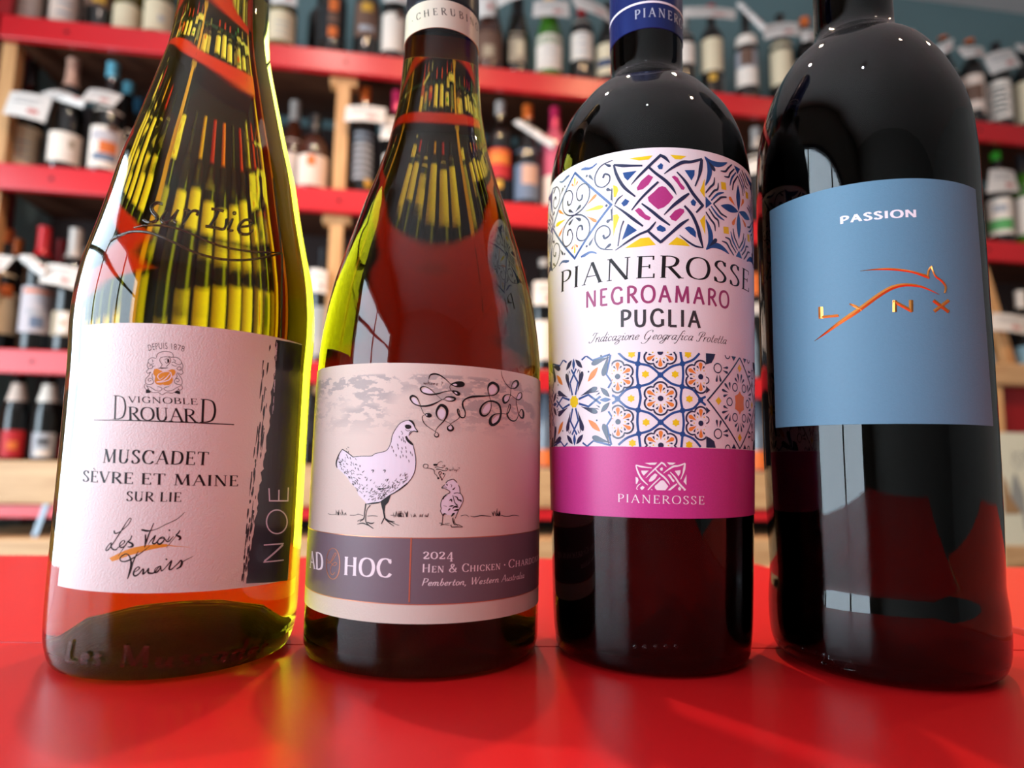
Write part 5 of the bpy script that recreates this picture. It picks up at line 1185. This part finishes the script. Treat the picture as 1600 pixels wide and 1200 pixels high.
for i, x in enumerate((592, 645, 700, 755, 808)):
    bottle('C', x, ('bord', 'burg', 'bord', 'burg', 'bord')[i], 'dark', 'white labelled third shelf bottle seen only through the hen label bottle', ('black', 'red', 'gold', 'black', 'red')[i], ly=(455 + 12 * (i % 3), 545), lcol='white')['group'] = 'third shelf bottles seen through the hen label bottle'
bottle('C', 849, 'bord', 'dark', 'dark third shelf bottle with white label in the gap right of the hen label bottle', 'silver', top=384, capbot=418, ly=(500, 562), lcol='white')
bottle('C', 1181, 'bord', 'dark', 'dark third shelf bottle in the gap between the tile label and copper foil bottles', 'orange', top=400, ly=(450, 490), lcol='silver')
bottle('C', 1601, 'bord', 'dark', 'dark bottle with white capsule on the third shelf at the right edge', 'white', top=434, capbot=482, ly=(540, 580), lcol='paleblue')
bottle('C', 1566, 'bord', 'dark', 'dark bottle with white label behind the slanted wooden brace', 'black', ly=(548, 590), lcol='white', back=.155)
# lowest shelf
def beer(px, cap, lab, nk, nb_, **kw):
    t = bottle('D', px, 'beer', 'dark', lab, cap, name='small_bottle', cat='bottle', **kw); P = [(r, z) for r, z in TYPES['beer']]
    seg(P, .150, .195, .0005, -R(70), R(70), pm(nk), 'neck_label', t, 10)
    return t
beer(20, 'red', 'small dark bottle with red cap and red round label on the lowest shelf', 'pink', 0, ly=(672, 716), lcol='red', bands=((.3, .6, 'orange', 20),), ang=50)
beer(68, 'black', 'small dark bottle with silver grey round label on the lowest shelf', 'white', 0, ly=(676, 720), lcol='grey', bands=((.55, .75, 'black', 24), (.1, .3, 'white', 30)), ang=50)
beer(104, 'black', 'small dark bottle with grey neck label touching the far left large bottle', 'grey', 0, ly=(680, 720), lcol='dkred', back=.125)
bottle('D', 484, 'beer', 'dark', 'small dark bottle on the lowest shelf between the two left large bottles', 'black', name='small_bottle', cat='bottle', ly=(640, 690), lcol='black')
bottle('D', 852, 'beer', 'grey', 'small grey bottle with orange label on the lowest shelf right of the hen label bottle', 'silver', name='small_bottle', cat='bottle', ly=(702, 745), lcol='orange')
bottle('D', 1184, 'beer', 'grey', 'small grey bottle with orange label left of the copper foil bottle', 'silver', name='small_bottle', cat='bottle', ly=(704, 740), lcol='orange')

# paper price cards hung on the necks
K_CARD = mat('price_card_paper', srgb(232, 222, 214), 0.7, noise=0.03, nscale=30)
K_CP1, K_CP2 = mat('card_red_print', srgb(206, 120, 112), 0.7), mat('card_grey_print', srgb(150, 146, 146), 0.7)
def card(c, lab, b0=0.026, b1=0.050):
    """c: image corners tl, tr, br, bl; leans forward at its foot"""
    P = []
    for i, (x, y) in enumerate(c):
        bk = b1 if i < 2 else b0
        lx, z = on_shelf(x, y, bk); P.append(local_shelf(lx, bk, z))
    o0 = sum(P, Vector()) / 4; P = [p - o0 for p in P]; nrm = (P[1] - P[0]).cross(P[3] - P[0]).normalized()
    if nrm.y > 0: nrm = -nrm
    def at(u, v, d=0.0):
        p = P[0].lerp(P[1], u).lerp(P[3].lerp(P[2], u), v); return p + nrm * (d + 0.006 * (1 - (2*u-1)**2))
    bm = bmesh.new(); n = 6; F = [[bm.verts.new(at(i/n, j/2, .0005)) for i in range(n+1)] for j in range(3)]; B_ = [[bm.verts.new(at(i/n, j/2, -.0003)) for i in range(n+1)] for j in range(3)]
    for j in range(2):
        for i in range(n):
            bm.faces.new((F[j][i], F[j+1][i], F[j+1][i+1], F[j][i+1])); bm.faces.new((B_[j][i], B_[j][i+1], B_[j+1][i+1], B_[j+1][i]))
    for i in range(n):
        bm.faces.new((F[0][i], F[0][i+1], B_[0][i+1], B_[0][i])); bm.faces.new((F[2][i+1], F[2][i], B_[2][i], B_[2][i+1]))
    for j in range(2):
        bm.faces.new((F[j+1][0], F[j][0], B_[j][0], B_[j+1][0])); bm.faces.new((F[j][n], F[j+1][n], B_[j+1][n], B_[j][n]))
    o = mesh_obj('price_card', bm, K_CARD, None); o.location = o0
    finish(o, lab, 'price card', 'paper price cards hung on the shelf bottles')
    for nm, u0, u1, v0, v1, m in (('price_print', .55, .8, .62, .80, K_CP1), ('text_print', .15, .8, .22, .27, K_CP2), ('text_print', .15, .7, .38, .43, K_CP2)):
        bm = bmesh.new(); k_ = 5; T_ = [bm.verts.new(at(u0 + (u1-u0)*i/k_, v0, .0009)) for i in range(k_+1)]; U_ = [bm.verts.new(at(u0 + (u1-u0)*i/k_, v1, .0009)) for i in range(k_+1)]
        for i in range(k_): bm.faces.new((T_[i], U_[i], U_[i+1], T_[i+1]))
        mesh_obj(nm, bm, m, o)
    return o
card([(423, -26), (468, -28), (463, 11), (424, 7)], 'price card above the cream label of the olive bottle by the bare teal wall')
card([(594, -28), (640, -24), (638, 8), (600, 4)], 'price card at the top edge left of the neck of the hen label bottle')
card([(745, -24), (776, -22), (773, 26), (747, 29)], 'price card above the brown sparkling wine bottle')
card([(775, -10), (828, -26), (826, -6), (778, 12)], 'narrow slanted price card left of the bright green bottle')
card([(834, 3), (889, 3), (890, 28), (832, 27)], 'pinkish price card above the bright green bottle')
card([(892, -8), (948, 14), (957, 37), (900, 12)], 'slanted price card touching the navy capsule')
card([(1066, 12), (1150, 16), (1148, 31), (1066, 28)], 'long narrow price card above the yellow seal bottle')
card([(1150, 6), (1163, 8), (1198, 40), (1192, 50)], 'thin price card slanting down to the right above the grey picture label')
card([(1194, 40), (1247, 36), (1250, 56), (1194, 62)], 'price card below the crimson capsule on the top shelf')
card([(1249, 48), (1275, 50), (1275, 64), (1254, 66)], 'price card half hidden by the neck of the copper foil bottle')
card([(1430, 62), (1452, 68), (1450, 92), (1428, 88)], 'price card partly hidden by the shoulder of the copper foil bottle')
card([(1455, 78), (1490, 60), (1488, 78), (1464, 93)], 'price card turned up to the right below an orange capsule')
card([(1494, 75), (1536, 74), (1540, 90), (1508, 91)], 'flat price card below the orange capsule with brown picture label')
card([(1535, 88), (1580, 76), (1597, 103), (1549, 117)], 'large price card above the label crowded with black lettering')
card([(1586, 70), (1606, 74), (1610, 90), (1592, 80)], 'price card at the right edge of the top shelf')
card([(17, 143), (82, 154), (70, 192), (4, 178)], 'price card above the first bottle of the second shelf', -0.002, 0.018)
card([(62, 148), (96, 141), (138, 158), (130, 169)], 'narrow price card above the rose gold capsule bottle', 0.014, 0.04)
card([(140, 139), (192, 150), (176, 168), (124, 158)], 'price card below the pale blue capsule')
card([(541, 166), (604, 170), (600, 193), (538, 190)], 'wide white price card on the black bottle beside the wooden post', -0.002, 0.018)
card([(596, 183), (624, 186), (622, 222), (594, 218)], 'price card touching the left side of the hen label bottle', 0.014, 0.04)
card([(802, 192), (814, 188), (869, 221), (863, 233)], 'slanted price card on the salmon capsule bottle')
card([(1546, 265), (1584, 268), (1593, 300), (1542, 302)], 'price card below the bright green capsule')
card([(-30, 398), (24, 402), (4, 424), (-28, 436)], 'price card at the left edge of the third shelf', -0.002, 0.018)
card([(26, 402), (52, 399), (76, 424), (66, 434)], 'narrow price card sloping down between orange and red capsules', 0.010, 0.03)
card([(74, 412), (125, 420), (118, 453), (60, 441)], 'wide price card below the red and grey capsules on the third shelf', 0.010, 0.03)
card([(484, 420), (512, 424), (510, 460), (482, 456)], 'price card in the gap between the two left large bottles', -0.002, 0.018)
card([(834, 440), (868, 441), (867, 480), (833, 477)], 'price card on the third shelf in the gap right of the hen label bottle')
card([(1549, 489), (1606, 496), (1604, 523), (1546, 516)], 'price card in front of the slanted wooden brace', -0.002, 0.018)

# wooden display stand with a poster at the right
def sp(px, py, bk): return on_shelf(px, py, bk)
bk = -0.16
x0, zt_ = sp(1552, 566, bk); _, zb_ = sp(1580, 602, bk); x1 = x0 + 0.55
st = empty('display_stand', (0, SD, 0), SHELF_A); finish(st, 'pale wooden display stand with a dark red panel at the right edge', 'stand')
boxo('stand_top', (x0 - .03, x1, bk, -0.012, zb_, zt_), M_PLANK, st, bevel=.006)
_, z2_ = sp(1580, 852, bk); _, z3_ = sp(1580, 886, bk)
boxo('stand_post', (x0 + .0, x0 + .035, bk + .01, bk + .05, ZF, zb_), M_POST, st, bevel=.002)
boxo('stand_post', (x1 - .05, x1 - .015, bk + .01, bk + .05, ZF, zb_), M_POST, st, bevel=.002)
boxo('red_panel', (x0 + .0355, x1 - .051, bk + .03, bk + .045, z2_, zb_), M_REDD, st)
boxo('stand_ledge', (x0 - .03, x1, bk - .02, bk + .009, z3_, z2_), M_PLANK, st, bevel=.004)
pxa, pza = sp(1559, 852, bk - .012); _, pzb = sp(1580, 676, bk - .012)
ps = boxo('poster', (pxa - .012, pxa + .36, bk - .014, bk - .010, z2_ + .0005, pzb), mat('poster_paper', srgb(226, 222, 200), 0.7), None, loc=(0, SD, 0), rotz=SHELF_A)
finish(ps, 'cream poster with faint grey ornament leaning on the wooden display stand', 'poster')
def flatline(pts, w_, m, name):
    bm = bmesh.new(); L, Cn, Rr = ribbon([(x, z, w_) for x, z in smooth_path(pts)])
    a = [bm.verts.new((x, bk - .0146, z)) for x, z in L]; b = [bm.verts.new((x, bk - .0146, z)) for x, z in Rr]
    for i in range(len(a) - 1): bm.faces.new((a[i], b[i], b[i+1], a[i+1]))
    mesh_obj(name, bm, m, ps)
K_ORN = mat('poster_grey', srgb(150, 150, 146), 0.7); K_BRN = mat('poster_brown', srgb(166, 128, 90), 0.7)
cx_, cz_ = sp(1592, 722, bk - .014)
flatline([(cx_ + .03*math.cos(t*.5)*(1 - t*.05), cz_ + .03*math.sin(t*.5)*(1 - t*.05)) for t in range(16)], .003, K_ORN, 'ornament')
flatline([(cx_ - .02, cz_ + .03), (cx_ + .0, cz_), (cx_ + .03, cz_ + .035), (cx_ + .05, cz_ + .0), (cx_ + .02, cz_ - .03)], .003, K_ORN, 'ornament')
hx, hz = sp(1572, 760, bk - .014)
bm = bmesh.new(); bm.faces.new([bm.verts.new((hx + a, bk - .0148, hz + b)) for a, b in ((-.012, -.075), (.035, -.075), (.045, -.06), (.012, -.03), (.002, .01), (-.012, .03))]); mesh_obj('ornament', bm, K_BRN, ps)
bm = bmesh.new(); bm.faces.new([bm.verts.new((hx + a, bk - .0150, hz + b)) for a, b in ((.012, -.03), (.045, -.075), (.05, -.12), (.06, -.12), (.055, -.02), (.03, .04), (.02, .02))]); mesh_obj('ornament', bm, K_ORN, ps)
bx_, bz_ = sp(76, 812, -0.02)
bm = bmesh.new(); box(bm, -.006, .006, -.04, -.028, -.30, .02); bmesh.ops.transform(bm, matrix=Matrix.Rotation(R(14), 4, 'Y'), verts=bm.verts)
g_ = mesh_obj('metal_strut', bm, mat('grey_metal', srgb(130, 134, 140), 0.35, 0.8), unit); g_.location = (bx_ - .02, 0.04, bz_ + .03)
